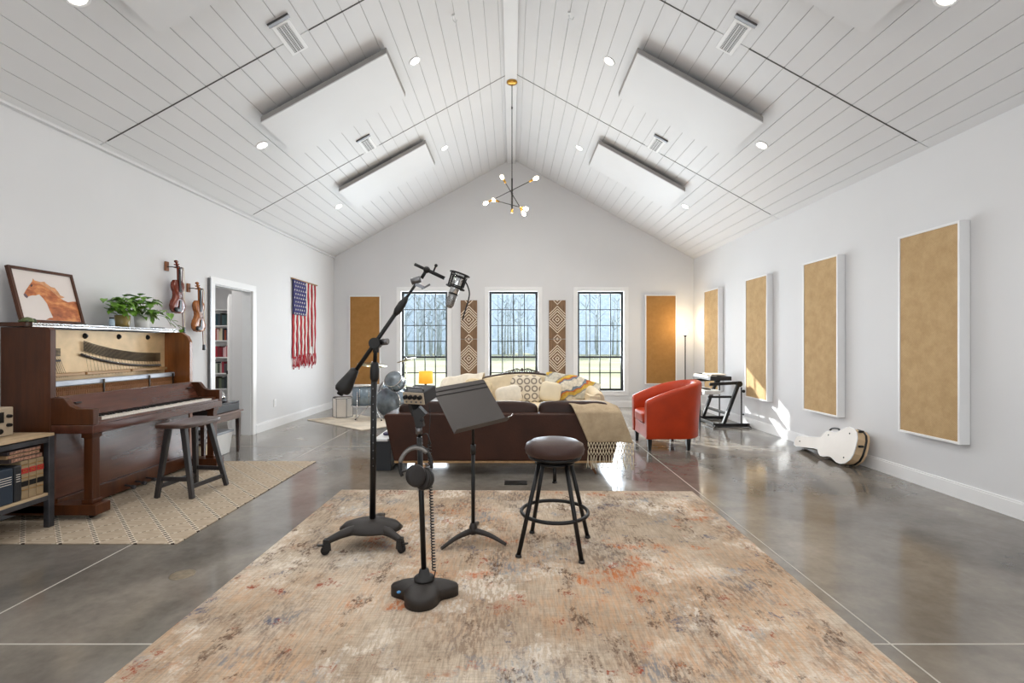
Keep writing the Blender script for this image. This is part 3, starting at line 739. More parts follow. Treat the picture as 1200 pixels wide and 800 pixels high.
for i, y in enumerate((4.16, 4.28, 4.40)):
    MB().tube(bez([(PX1, y, .075), (PX1+.05, y, .07), (PX1+.10, y, .055)], 4), [.008]*6+[.016]*3, 8).build('pedal', M['brass'] if 0 else M['darkmetal'], pn)

# ---- things on the piano
LT = 1.435+RG+.0005
# framed horse picture leaning on the wall
c0 = V((-3.565, 3.51, LT)); c1 = V((-3.565, 4.02, LT)); up = V((-.11, 0, .42)).normalized(); uy = V((0, 1, 0)); nn = uy.cross(up).normalized()
if nn.x < 0: nn = -nn
PWd, PHt = .52, .43
pf = thing('framed_picture', 'framed picture of a running chestnut horse leaning on the wall atop the piano', 'picture', (-3.58, 3.77, LT))
def pq(u, v, k): return c0+uy*(u*PWd)+up*(v*PHt)+nn*k
fr = MB(); t = .022
for u0, u1, v0, v1 in ((0, t/PWd, 0, 1), (1-t/PWd, 1, 0, 1), (t/PWd, 1-t/PWd, 0, t/PHt), (t/PWd, 1-t/PWd, 1-t/PHt, 1)):
    fr.hexa([pq(u, v, -.012) for u, v in ((u0,v0),(u1,v0),(u1,v1),(u0,v1))], [pq(u, v, .014) for u, v in ((u0,v0),(u1,v0),(u1,v1),(u0,v1))])
fr.build('frame', M['pianowood'], pf, bevel=.002)
def paperm(): return plain('print_paper', (222, 212, 206), .6, var=.05, scale=3)
pc = MB(); pc.hexa([pq(u, v, -.008) for u, v in ((.03,.03),(.97,.03),(.97,.97),(.03,.97))], [pq(u, v, .004) for u, v in ((.03,.03),(.97,.03),(.97,.97),(.03,.97))]).build('print', paperm(), pf)
def horsem():
    m, nt, b = mk('chestnut_paint'); mp = coords(nt, (6, 6, 14)); n = noise(nt, mp, 1.5, 6, .6)
    r = ramp(nt, n, 0, [(.3, lin((118, 56, 32))), (.5, lin((184, 104, 56))), (.68, lin((228, 158, 96)))]); setc(nt, b, r); b.inputs['Roughness'].default_value = .6; return m
def hp(x, y):
    # crop pixels (8x) -> picture uv
    xt = 65+(x-65)*0; u = None
    ytop = 105+(x-65)/590*85; ybot = 612+(x-118)/587*8; v = (ybot-y)/(ybot-ytop)
    xl = 118+(65-118)*v; xr = 705+(655-705)*v; return (.045+.91*(x-xl)/(xr-xl), .05+.90*v)
hs = [(150,365),(158,385),(178,402),(195,382),(230,372),(265,372),(300,360),(335,400),(365,450),(378,500),(392,545),(405,585),(370,588),(330,607),(420,612),(560,614),(700,616),(697,560),(690,425),(640,425),(590,432),(540,412),(500,382),(470,352),(420,305),(360,262),(300,240),(275,225),(262,205),(250,235),(215,275),(180,320)]
f = MB(); f.prism(hs, lambda x, y: pq(*hp(x, y), .0045), lambda x, y: pq(*hp(x, y), .0052)); f.build('horse', horsem(), pf)
mn = [(268,222),(330,238),(372,235),(385,252),(430,285),(470,295),(500,335),(515,365),(560,385),(530,395),(495,388),(460,352),(410,310),(350,268),(300,248)]
MB().prism(mn, lambda x, y: pq(*hp(x, y), .0053), lambda x, y: pq(*hp(x, y), .0058)).build('mane', plain('mane_paint', (206, 150, 106), .7, var=.25, scale=30), pf)
MB().prism([(225,275),(238,262),(250,262),(245,280),(230,290)], lambda x, y: pq(*hp(x, y), .0053), lambda x, y: pq(*hp(x, y), .0058)).build('eye', plain('eye_paint', (70, 44, 40), .5), pf)
MB().prism([(150,365),(158,385),(178,402),(190,385),(175,365),(165,352)], lambda x, y: pq(*hp(x, y), .0053), lambda x, y: pq(*hp(x, y), .0058)).build('muzzle', plain('muzzle_paint', (96, 76, 84), .5), pf)
# little green turtle
q = P(27, 379, 3.53); q.z = LT; q.x = -3.535; tt = thing('turtle_figurine', 'tiny green stone turtle on the piano lid in front of the horse picture', 'figurine', q)
MB().lathe([(.042, .004), (.04, .016), (.028, .032), (0, .04)], q, 16, sy=.8).build('shell', plain('green_stone', (92, 104, 62), .4, var=.3, scale=40), tt)
tm = MB(); tm.ball(q+V((0, .048, .018)), .013, 8)
for a in (-1, 1):
    for b in (-1, 1): tm.ball(q+V((a*.028, b*.03, .008)), .009, 6)
tm.build('head_and_feet', plain('green_stone_dark', (70, 82, 54), .5), tt)
for (px, w_, lb) in ((93, .1, 'thin dark pen-like case lying on the piano lid beside the horse picture'), (185, .16, 'flat dark green tray lying on the piano lid near its far end')):
    x = -3.56; y = F*x/(px-600); y = abs(y); tag(MB().soft((x, y, LT+.006), (.05, w_, .012), 5).build('pen_case' if px < 100 else 'small_tray', plain('dark_item_%d' % px, (64, 66, 56), .4)), lb, 'case' if px < 100 else 'tray')
# pots and plants
def leaf(mb, p, d, size, droop):
    d = V(d).normalized(); s = d.cross(V((0, 0, 1)));
    if s.length < .1: s = V((1, 0, 0))
    s.normalize(); n = s.cross(d)
    prof = [(0, 0), (.08, .30), (.32, .44), (.62, .32), (.86, .13), (1, 0)]
    c = []; l = []; r = []
    for t, w in prof:
        q = V(p)+d*t*size-n*(-.0)*0+V((0, 0, -droop*size*t*t))
        c.append(mb.v(q)); l.append(mb.v(q+s*w*size+n*.10*size*(w > 0))) ; r.append(mb.v(q-s*w*size+n*.10*size*(w > 0)))
    for i in range(5):
        mb.f([c[i], c[i+1], l[i+1], l[i]], True); mb.f([c[i], r[i], r[i+1], c[i+1]], True)
def plant(name, label, base, pot, heads, vines, seed, nleaf, spread):
    rnd = random.Random(seed); o = thing(name, label, 'plant', base)
    pot(o, base)
    top = V(base)+V((0, 0, .125)); fo = MB(); sm = MB()
    for i in range(nleaf):
        a = rnd.uniform(0, 6.28); R = spread*math.sqrt(rnd.random()); z = rnd.uniform(.0, .20)*(1-.3*R/spread)
        q = top+V((R*math.cos(a)*.55, R*math.sin(a), z)); q.x = max(q.x, XL(4.6)+.03)
        if i % 3 == 0: sm.tube(bez([top, (top+q)/2+V((0, 0, .05)), q], 4), .0018, 5)
        leaf(fo, q, (rnd.uniform(.2, 1), rnd.uniform(-1, 1), rnd.uniform(-.5, .5)), rnd.uniform(.06, .095), rnd.uniform(.1, .5))
    for pts in vines:
        cv = bez(pts, 8); sm.tube(cv, .0022, 5)
        for k in range(3, len(cv), 5):
            leaf(fo, cv[k], (rnd.uniform(.3, 1), rnd.uniform(-.9, .9), rnd.uniform(-.7, .2)), rnd.uniform(.05, .08), .4)
    fo.build('foliage', M['leaf'], o, fix=False); sm.build('stems', M['stem'], o)
def pot_glass(o, b):
    MB().lathe([(0, 0), (.048, 0), (.056, .02), (.06, .105), (.055, .108), (.05, .02), (0, .012)], b, 24).build('pot', M['jar'], o)
    MB().lathe([(0, .013), (.047, .02), (.052, .09), (0, .094)], b, 20).build('soil', plain('mossy_soil', (92, 84, 40), .9, var=.4, scale=50), o)
def pot_white(o, b):
    MB().lathe([(0, 0), (.05, 0), (.056, .008), (.068, .125), (.062, .125), (.056, .11), (0, .11)], b, 28).build('pot', M['white'], o)
    MB().lathe([(0, .105), (.058, .108), (0, .118)], b, 20).build('soil', M['soil'], o)
b1 = V((-3.58, F*3.58/456.5, LT)); b2 = V((-3.575, F*3.575/433.5, LT))
plant('potted_pothos', 'pothos with round green leaves in an amber glass pot on the piano', b1, pot_glass, 0, [[b1+V((0, -.02, .14)), b1+V((.03, -.10, .20)), b1+V((.03, -.17, .16))]], 3, 80, .17)
plant('potted_pothos', 'pothos in a white pot trailing a vine over the far end of the piano', b2, pot_white, 0,
      [[b2+V((0, .02, .14)), b2+V((.05, .15, .16)), b2+V((.08, .27, .10)), b2+V((.10, .36, .03)), b2+V((.12, .42, -.03))], [b2+V((.02, .03, .13)), b2+V((.06, .2, .18)), b2+V((.07, .30, .14))], [b2+V((.02, .03, .13)), b2+V((.07, .2, .12)), b2+V((.09, .27, .03))]], 11, 52, .15)
q = V((-3.56, F*3.56/469, LT)); o = thing('small_jar', 'small pale blue glass jar left of the amber plant pot on the piano', 'jar', q)
MB().lathe([(0, 0), (.02, 0), (.022, .01), (.022, .05), (.016, .06), (.016, .068), (0, .068)], q, 16).build('body', plain('pale_blue_glass', (168, 190, 206), .15), o)
MB().lathe([(0, .068), (.018, .068), (.018, .08), (0, .08)], q, 16).build('lid', M['black'], o)

# ================================================================== VIOLINS
def violin(pos, mat, label, blab, hlab):
    # local frame: body plane YZ, facing +X, scroll up; pos = top of the body (neck joint) on wall
    Y, zt = pos; xw = XL(Y); xb = xw+.085
    o = thing('violin', label, 'violin', (xb, Y, zt-.36), group='violins on the wall')
    out = [(0, 0), (.05, -.008), (.078, -.035), (.084, -.07), (.074, -.105), (.056, -.13), (.054, -.17), (.064, -.205), (.086, -.235), (.102, -.28), (.096, -.32), (.065, -.35), (0, -.36)]
    pts = out+[(-y, z) for y, z in out[::-1][1:-1]]
    MB().prism(pts, lambda y, z: V((xb-.016, Y+y, zt+z)), lambda y, z: V((xb+.016, Y+y, zt+z))).build('ribs', mat, o)
    sc = [(y*1.04, z*1.02+.003) for y, z in pts]; bt = MB()
    for x0, dx in ((xb-.016, -1), (xb+.016, 1)):
        rings = []
        for k, s in enumerate((1, .97, .8, .5, .2)):
            rings.append([bt.v((x0+dx*(.003+.012*(1-s**2) if k else 0), Y+y*s, zt-.18+(z+.18)*s)) for y, z in sc])
        for A, B in zip(rings, rings[1:]):
            for i in range(len(A)): bt.f([A[i], A[(i+1)%len(A)], B[(i+1)%len(A)], B[i]], True)
        bt.f(rings[-1])
    bt.build('body_plates', mat, o)
    nk = MB(); nk.bar((xb+.014, Y, zt-.01), (xb+.006, Y, zt+.125), .026, .024, (1, 0, 0), .02, .018)
    nk.bar((xb+.006, Y, zt+.125), (xb-.012, Y, zt+.19), .02, .022, (1, 0, 0), .014, .018)
    nk.lathe([(0, -.02), (.012, -.02), (.016, -.008), (.018, 0), (.016, .008), (.012, .02), (0, .02)], (xb-.014, Y, zt+.20), 14, RX(90))
    for k, sy in enumerate((-1, 1, -1, 1)): nk.cyl((xb-.002-.003*k, Y, zt+.135+.014*k), (xb-.002-.003*k, Y+sy*.038, zt+.135+.014*k), .005, .007, 8)
    nk.build('neck_and_scroll', mat, o)
    MB().bar((xb+.032, Y, zt-.13), (xb+.022, Y, zt+.12), .036, .006, (1, 0, 0), .024, .006).build('fingerboard', M['ebony'], o)
    MB().bar((xb+.036, Y, zt-.225), (xb+.030, Y, zt-.34), .022, .008, (1, 0, 0), .042, .008).build('tailpiece', M['ebony'], o)
    MB().prism([(-.021, -.195), (.021, -.195), (.018, -.198), (.016, -.2)], lambda y, z: V((xb+.028, Y+y, zt+z)), lambda y, z: V((xb+.058, Y+y*.8, zt+z))).build('bridge', M['vinside'], o)
    s = MB()
    for k in range(4): s.tube([(xb+.037, Y-.009+.006*k, zt-.225), (xb+.059, Y-.012+.008*k, zt-.197), (xb+.027, Y-.006+.004*k, zt+.12)], .0008, 4)
    s.build('strings', M['steel'], o)
    MB().soft((xb+.03, Y-.045, zt-.325), (.03, .075, .055), 2.6, n=6).build('chin_rest', M['ebony'], o)
    h = thing('violin_hanger', hlab, 'hanger', (xw+.005, Y-.06, zt+.08), group='wooden violin hangers')
    MB().box((xw+.001, Y-.085, zt+.09), (xw+.02, Y-.035, zt+.19)).build('mount', M['inwood'], h, bevel=.004)
    a = MB(); a.tube([(xw+.02, Y-.06, zt+.135), (xb-.02, Y-.06, zt+.135), (xb-.016, Y-.03, zt+.135), (xb+.025, Y-.024, zt+.14)], .005, 8); a.tube([(xb-.018, Y-.045, zt+.135), (xb-.030, Y+.0, zt+.135), (xb-.018, Y+.03, zt+.135), (xb+.03, Y+.026, zt+.14)], .005, 8)
    a.tube([(xb-.02, Y+.02, zt+.135), (xb-.02, Y+.085, zt+.135), (xb+.01, Y+.09, zt+.14)], .004, 8)
    a.build('fork', M['black'], h)
    bo = thing('violin_bow', blab, 'bow', (xb, Y+.08, zt-.6), group='violin bows')
    MB().tube(bez([(xb+.0, Y+.082, zt+.145), (xb-.008, Y+.086, zt-.2), (xb+.0, Y+.09, zt-.56)], 8), .0042, 8).build('stick', mat, bo)
    MB().bar((xb+.016, Y+.082, zt+.12), (xb+.018, Y+.09, zt-.52), .008, .0015, (1, 0, 0)).build('bow_hair', M['fringe'], bo)
    MB().hexa([(xb-.006, Y+.078, zt-.575), (xb+.024, Y+.078, zt-.575), (xb+.024, Y+.1, zt-.575), (xb-.006, Y+.1, zt-.575)], [(xb-.004, Y+.08, zt-.51), (xb+.02, Y+.08, zt-.51), (xb+.02, Y+.098, zt-.51), (xb-.004, Y+.098, zt-.51)]).build('frog', M['ebony'], bo)
    MB().hexa([(xb-.004, Y+.078, zt+.12), (xb+.018, Y+.078, zt+.115), (xb+.018, Y+.088, zt+.115), (xb-.004, Y+.088, zt+.12)], [(xb-.003, Y+.079, zt+.15), (xb+.008, Y+.079, zt+.15), (xb+.008, Y+.087, zt+.15), (xb-.003, Y+.087, zt+.15)]).build('tip', M['ivory'], bo)
def yw(px, off=0.0):   # Y on the left wall for an image column
    y = 6
    for _ in range(8): y = F*abs(XL(y)+off)/(600-px)
    return y
y1 = yw(208, .085); violin((y1, CH-(328-404)*y1/F), M['violin1'], 'dark red violin hanging on the wall, the nearer and higher of the two', 'violin bow hanging beside the dark red violin', 'wooden wall hanger holding the dark red violin')
y2 = yw(232.5, .085); violin((y2, CH-(352-404)*y2/F), M['violin2'], 'amber violin hanging on the wall next to the doorway', 'violin bow hanging beside the amber violin, next to the door casing', 'wooden wall hanger holding the amber violin')

# ================================================================== FLAG
fy0, fy1, fz = 8.08, 9.02, 2.39; fl = thing('flag_hanging', 'knotted cotton American flag hung vertically on the left wall', 'flag', (-3.64, 8.55, .9))
MB().tube([(XL(8.05)+.02, 8.04, fz), (XL(9.05)+.02, 9.06, fz)], .012, 10).build('rod', M['oak'], fl)
rnd = random.Random(5); sw = (fy1-fy0)/13; 
for i in range(13):
    ya = fy0+i*sw; top = fz-.01 if i > 6 else 1.80; bot = 1.0+rnd.uniform(-.05, .12)
    if i == 10: bot = 1.25
    def fn(u, v, ya=ya, top=top, bot=bot, i=i):
        z = top+(bot-top)*v; y = ya+.004+(sw-.008)*u; pinch = 1-.25*v**3; y = ya+sw/2+(y-ya-sw/2)*pinch+.015*math.sin(v*5+i)*v
        return V((XL(y)+.012+.010*math.sin(u*math.pi)+.004*math.sin(v*22+i), y, z))
    st = MB().grid(5, 24, fn); st.build('red_stripe' if i % 2 == 0 else 'white_stripe', M['rope_red'] if i % 2 == 0 else M['rope_white'], fl, solid=.006)
ts = MB()
for i in range(0, 13):
    for k in range(3):
        y = fy0+(i+.25+.25*k)*sw; z = 1.12+rnd.uniform(-.05, .02); ts.tube(bez([(XL(y)+.02, y, z), (XL(y)+.022, y+rnd.uniform(-.03, .03), z-.1), (XL(y)+.014, y+rnd.uniform(-.03, .03), z-.17-rnd.uniform(0, .06))], 4), .006, 5)
ts.build('frayed_tassels', M['rope_red'], fl)
cn = MB().grid(10, 20, lambda u, v: V((XL(8.3)+.026+.003*math.sin(u*40)*math.sin(v*40), fy0+u*7*sw, fz-.008-(fz-.008-1.79)*v)))
cn.build('blue_canton', M['rope_blue'], fl, solid=.008)
stt = MB()
for r in range(9):
    for c_ in range(6 if r % 2 == 0 else 5):
        y = fy0+.045+(c_+(0 if r % 2 == 0 else .5))*.083; z = fz-.05-r*.066
        pts = []
        for k in range(10):
            a = math.pi/2+k*math.pi/5; R = .017 if k % 2 == 0 else .008; pts.append((y+R*math.cos(a), z+R*math.sin(a)))
        stt.prism(pts, lambda y, z: V((XL(8.3)+.030, y, z)), lambda y, z: V((XL(8.3)+.036, y, z)))
stt.build('stars', M['rope_white'], fl)
# outlet
yo = yw(322); o = thing('wall_outlet', 'white outlet plate low on the left wall past the doorway', 'outlet', (XL(yo), yo, CH-(472-404)*yo/F-.06)); zc = CH-(472-404)*yo/F
MB().box((XL(yo)+.0005, yo-.037, zc-.058), (XL(yo)+.007, yo+.037, zc+.058)).build('plate', M['trim'], o, bevel=.002)
MB().box((XL(yo)+.007, yo-.017, zc-.034), (XL(yo)+.009, yo+.017, zc+.034)).build('sockets', M['jamb'], o)

# ================================================================== CONSOLE SHELF bottom left
sx0, sx1, sy0, sy1, sz = -3.66, -3.215, 2.0, 3.40, .645
o = thing('media_console', 'low steel-framed console with light wood shelves at the left edge before the piano', 'console', (-3.44, 2.7, 0))
for x in (sx0, sx1):
    for y in (sy0, sy1):
        xa = x if x == sx0 else x-.04; ya = y if y == sy0 else y-.04
        MB().box((xa, ya, .012 if y == sy1 else .001), (xa+.04, ya+.04, sz)).build('leg', M['darkmetal'], o, bevel=.003)
f = MB()
for z in (.205, .605):
    f.box((sx1-.04, sy0+.04, z), (sx1-.002, sy1-.04, z+.032)); f.box((sx0+.002, sy0+.04, z), (sx0+.04, sy1-.04, z+.032)); f.box((sx0+.04, sy1-.038, z), (sx1-.04, sy1-.002, z+.032)); f.box((sx0+.04, sy0+.002, z), (sx1-.04, sy0+.038, z+.032))
f.build('frame', M['darkmetal'], o, bevel=.002)
MB().box((sx0+.0, sy0+.0, .6455), (sx1-.0, sy1-.0, .665)).build('top_shelf', M['shelfwood'], o, bevel=.002)
MB().box((sx0+.003, sy0+.042, .2375), (sx1-.004, sy1-.042, .256)).build('lower_shelf', M['shelfwood'], o, bevel=.002)
MB().box((sx0+.002, sy1-.036, .2565), (sx1-.10, sy1-.02, .604)).build('end_panel', M['black'], o)
# items on the console
o = thing('tabletop_radio', 'beige tabletop radio with dark knobs on the console, cut by the left edge', 'radio', (-3.45, 3.17, .6655))
MB().box((-3.56, 3.05, .667), (-3.40, 3.30, .86)).build('body', M['beige'], o, bevel=.006)
k = MB(); k.box((-3.4, 3.12, .76), (-3.396, 3.235, .83)); k.build('dial', M['black'], o)
for y, z, r in ((3.265, .80, .013), (3.265, .74, .013), (3.13, .705, .02), (3.2, .705, .02)): MB().cyl((-3.40, y, z), (-3.38, y, z), r, r*.85).build('knob', M['black'], o)
SHZ = .2565
def law(y, lab):
    o = thing('book', lab, 'book', (-3.34, y, SHZ), group='tan law books on the console')
    MB().box((-3.44, y, SHZ), (-3.235, y+.05, SHZ+.255)).build('cover', plain('law_buckram', (150, 128, 96), .7, var=.1, bmp=.1), o, bevel=.006)
    MB().box((-3.235, y+.002, SHZ+.17), (-3.2335, y+.048, SHZ+.205)).build('red_band', plain('red_label', (172, 42, 36), .6), o)
    MB().box((-3.235, y+.002, SHZ+.085), (-3.2335, y+.048, SHZ+.12)).build('black_band', M['black'], o)
    g = MB()
    for z in (.06, .14, .225): g.box((-3.235, y+.004, SHZ+z), (-3.2332, y+.046, SHZ+z+.004))
    for z in (.183, .192): g.box((-3.2335, y+.010, SHZ+z), (-3.2328, y+.040, SHZ+z+.003))
    g.build('gilt_lines', M['brass'], o)
law(3.293-.0, 'tan law book with red and black bands, nearest the console post'); law(3.2405, 'tan law book with red and black bands, middle of three on the console'); law(3.188, 'tan law book with red and black bands beside the black binder')
def bk_(y, w_, h_, m_, lab, x1=-3.225, nm='book'):
    o = thing(nm, lab, 'book', (-3.33, y, SHZ)); MB().box((-3.45, y, SHZ), (x1, y+w_, SHZ+h_)).build('cover', m_, o, bevel=.008)
    g = MB()
    for z in (.12, .135, .15, .165): g.box((x1, y+.012, SHZ+h_-z+.06), (x1+.0008, y+w_-.012, SHZ+h_-z+.064))
    g.build('spine_lettering', M['casewhite'], o)
M['bkblk'] = plain('black_binder', (34, 36, 40), .4); M['bknavy'] = plain('navy_cloth', (26, 40, 56), .6)
bk_(3.135, .05, .235, M['bkblk'], 'black binder with grey spine lettering standing left of the law books')
bk_(3.03, .10, .23, M['bknavy'], 'thick dark navy book at the left edge of the console shelf')
for i, (w_, y0, c_, lab) in enumerate(((.03, 3.14, (60, 48, 44), 'dark brown book lying flat directly on the law books'), (.022, 3.12, (150, 120, 86), 'tan book lying flat in the middle of the stack on the law books'), (.028, 3.13, (44, 34, 36), 'black book with red edge on top of the flat stack under the console top'))):
    z = SHZ+.2555+sum((.0305, .0225)[:i]); o = thing('book', lab, 'book', (-3.34, 3.2, z))
    MB().box((-3.44, y0-.02, z), (-3.24, y0+.20, z+w_)).build('cover', plain('flatbook%d' % i, c_, .6), o, bevel=.003)
    MB().box((-3.24, y0-.01, z+.005), (-3.237, y0+.19, z+w_-.005)).build('spine_label', plain('speckled%d' % i, (150, 110, 90), .6, var=.7, scale=60), o)

# ================================================================== WOOD STOOL at the piano
o = thing('saddle_stool', 'dark wooden saddle-seat stool standing on the trellis rug at the piano', 'stool', (-2.77, 4.2, .009))
seatc = V((-2.745, 4.12, .615)); Rr = RZ(-3)
def sf(w): return V((w.x, w.y, w.z+.007*(w.y/.22)**2))
MB().soft(seatc, (.27, .50, .04), 7, Rr, 12, sf).build('seat', M['seatwood'], o)
feet = [(-2.95, 4.02), (-2.645, 4.0), (-2.59, 4.39), (-2.90, 4.44)]; tops = [(-2.83, 3.99), (-2.70, 3.98), (-2.67, 4.26), (-2.80, 4.27)]
fp = []
for (x, y), (a, b) in zip(feet, tops):
    A = V((x, y, .010)); B = V((a, b, .605)); fp.append((A, B)); MB().bar(A, B, .034, .034, (0, 1, 0), .042, .042).build('leg', M['stoolwood'], o, bevel=.004)
for i, j, t in ((0, 1, .27), (3, 2, .27), (0, 3, .16), (1, 2, .16)):
    a = fp[i][0].lerp(fp[i][1], t); b = fp[j][0].lerp(fp[j][1], t); MB().bar(a, b, .018, .036).build('stretcher', M['stoolwood'], o, bevel=.003)
# ================================================================== SIDE TABLE beyond the piano
tx0, tx1, ty0, ty1, tz = -3.66, -3.27, 5.12, 5.84, .505
o = thing('side_table', 'brown wooden side table beyond the piano by the doorway', 'table', (-3.46, 5.48, 0))
MB().box((tx0, ty0, tz-.022), (tx1+.02, ty1+.02, tz)).build('table_top', M['tablewood'], o, bevel=.003)
MB().box((tx0+.02, ty0+.02, tz-.10), (tx1, ty1, tz-.022)).build('apron', M['tablewood'], o, bevel=.002)
for x in (tx0+.02, tx1-.045):
    for y in (ty0+.02, ty1-.045):
        z0 = .0095 if y < 5.3 else .0005
        MB().hexa([(x+.006, y+.006, z0), (x+.036, y+.006, z0), (x+.036, y+.036, z0), (x+.006, y+.036, z0)], [(x, y, tz-.10), (x+.045, y, tz-.10), (x+.045, y+.045, tz-.10), (x, y+.045, tz-.10)]).build('leg', M['darkwood'], o, bevel=.002)
MB().box((tx0+.03, ty0+.06, .20), (tx1-.05, ty0+.25, .218)).build('shelf', M['tablewood'], o)
o = thing('turntable', 'closed dark record player on the side table by the doorway', 'record player', (-3.46, 5.55, tz))
MB().box((tx0+.02, 5.30, tz+.004), (tx1-.01, 5.82, tz+.085)).build('plinth', M['bkblk'], o, bevel=.004)
MB().box((tx0+.02, 5.30, tz+.087), (tx1-.01, 5.82, tz+.11)).build('cover', plain('smoked_cover', (64, 68, 74), .12, coat=.5), o, bevel=.004)
q = V((-3.38, 5.62, tz+.1105)); o = thing('chrome_gadget', 'small chrome and white gadget on the record player', 'gadget', q)
MB().soft(q+V((0, 0, .02)), (.09, .13, .04), 4, n=8).build('base', M['black'], o); MB().ball(q+V((0, -.02, .06)), .032, 10).ball(q+V((.0, .035, .055)), .026, 10).build('chrome_ball', M['chrome'], o)
MB().tube(bez([q+V((0, -.05, .04)), q+V((0, -.02, .11)), q+V((0, .04, .1)), q+V((0, .06, .04))], 5), .007, 8).build('handle', M['white'], o)
o = thing('storage_bin', 'white plastic storage bin on the floor under the side table', 'bin', (-3.45, 5.58, 0))
MB().hexa([(-3.58, 5.42, .0005), (-3.36, 5.42, .0005), (-3.36, 5.76, .0005), (-3.58, 5.76, .0005)], [(-3.59, 5.40, .25), (-3.335, 5.40, .25), (-3.335, 5.78, .25), (-3.59, 5.78, .25)]).build('tub', M['white'], o, bevel=.006)
MB().box((-3.595, 5.39, .2505), (-3.325, 5.79, .275)).build('lid', plain('grey_lid', (160, 166, 174), .35), o, bevel=.005)
for i, (c_, lab) in enumerate((((206, 200, 190), 'white magazine lowest in the stack on the side table shelf'), ((70, 72, 80), 'dark magazine second in the stack on the side table shelf'), ((190, 190, 196), 'pale magazine third in the stack on the side table shelf'), ((60, 50, 46), 'brown book topmost in the stack on the side table shelf'))):
    z = .2185+i*.030; tag(MB().box((-3.60+.01*(i % 2), 5.19, z), (-3.335-.012*(i % 2), 5.36, z+.0285)).build('magazine', plain('mag%d' % i, c_, .5), bevel=.002), lab, 'magazine', 'magazines under the side table')
for i, (c_, lab) in enumerate((((224, 210, 176), 'cream folder standing on the floor under the side table'), ((150, 104, 66), 'brown folder standing on the floor under the side table'), ((214, 196, 160), 'tan folder standing nearest the table leg on the floor'))):
    y = 5.19+.05*i; tag(MB().box((-3.56, y, .0005), (-3.345, y+.04, .19)).build('folder', plain('fold%d' % i, c_, .6), bevel=.003), lab, 'folder', 'folders under the side table')

# ================================================================== HALLWAY BOOKCASE
bx0, bx1, by0, by1 = -5.95, -4.93, 8.42, 8.72
o = thing('bookcase', 'white bookcase full of books seen through the doorway', 'bookcase', ((bx0+bx1)/2, 8.57, 0))
szs = [.52, .79, 1.07, 1.36, 1.62]
f = MB(); f.box((bx0-.02, by0, 0.0005), (bx0, by1, 1.90)); f.box((bx1, by0, .0005), (bx1+.025, by1, 1.90)); f.box((bx0, by1-.015, .001), (bx1, by1-.002, 1.88)); f.box((bx0, by0, 1.88), (bx1, by1, 1.90)); f.box((bx0, by0+.005, .001), (bx1, by0+.02, .1)); f.build('carcass', M['trim'], o)
for z in [.1, .30]+szs: MB().box((bx0, by0, z-.018), (bx1, by1-.016, z)).build('shelf', M['trim'], o)
rnd = random.Random(21)
pal = [[((44, 66, 88), 'dark blue'), ((56, 80, 70), 'dark green'), ((150, 160, 90), 'yellow-green'), ((36, 40, 46), 'black')], [((48, 72, 96), 'slate blue'), ((200, 190, 170), 'cream'), ((150, 60, 40), 'rust red'), ((40, 42, 48), 'charcoal')], [((150, 30, 46), 'crimson'), ((170, 40, 54), 'bright red'), ((120, 24, 40), 'maroon'), ((214, 190, 190), 'pale pink')], [((90, 88, 92), 'grey'), ((160, 50, 70), 'raspberry'), ((70, 76, 74), 'dark grey-green'), ((180, 172, 164), 'light grey')], [((60, 64, 70), 'graphite'), ((104, 96, 84), 'taupe'), ((40, 44, 52), 'ink blue'), ((84, 66, 54), 'brown')]]
names = ['fifth', 'fourth', 'third', 'second', 'first']; lv = {1.62: 'top', 1.36: 'second', 1.07: 'third', .79: 'fourth', .52: 'fifth'}
ordn = ['rightmost', 'second from the right', 'third from the right', 'fourth from the right', 'fifth from the right', 'sixth from the right', 'seventh from the right', 'eighth from the right']
for si, z in enumerate(reversed(szs)):
    x = bx1-.012; 
    for k in range(8):
        w_ = rnd.uniform(.026, .046); h_ = rnd.uniform(.16, .215); c_, cn_ = pal[si][rnd.randrange(4)]
        tag(MB().box((x-w_, by0+.02, z+.0005), (x, by0+.2, z+h_)).build('book', plain('hallbook', tuple(min(255, q+rnd.randint(-10, 12)) for q in c_), .5), bevel=.003), '%s book on the %s shelf of the hallway bookcase, %s' % (cn_, lv[z], ordn[k]), 'book', 'books in the hallway bookcase')
        x -= w_+.0015
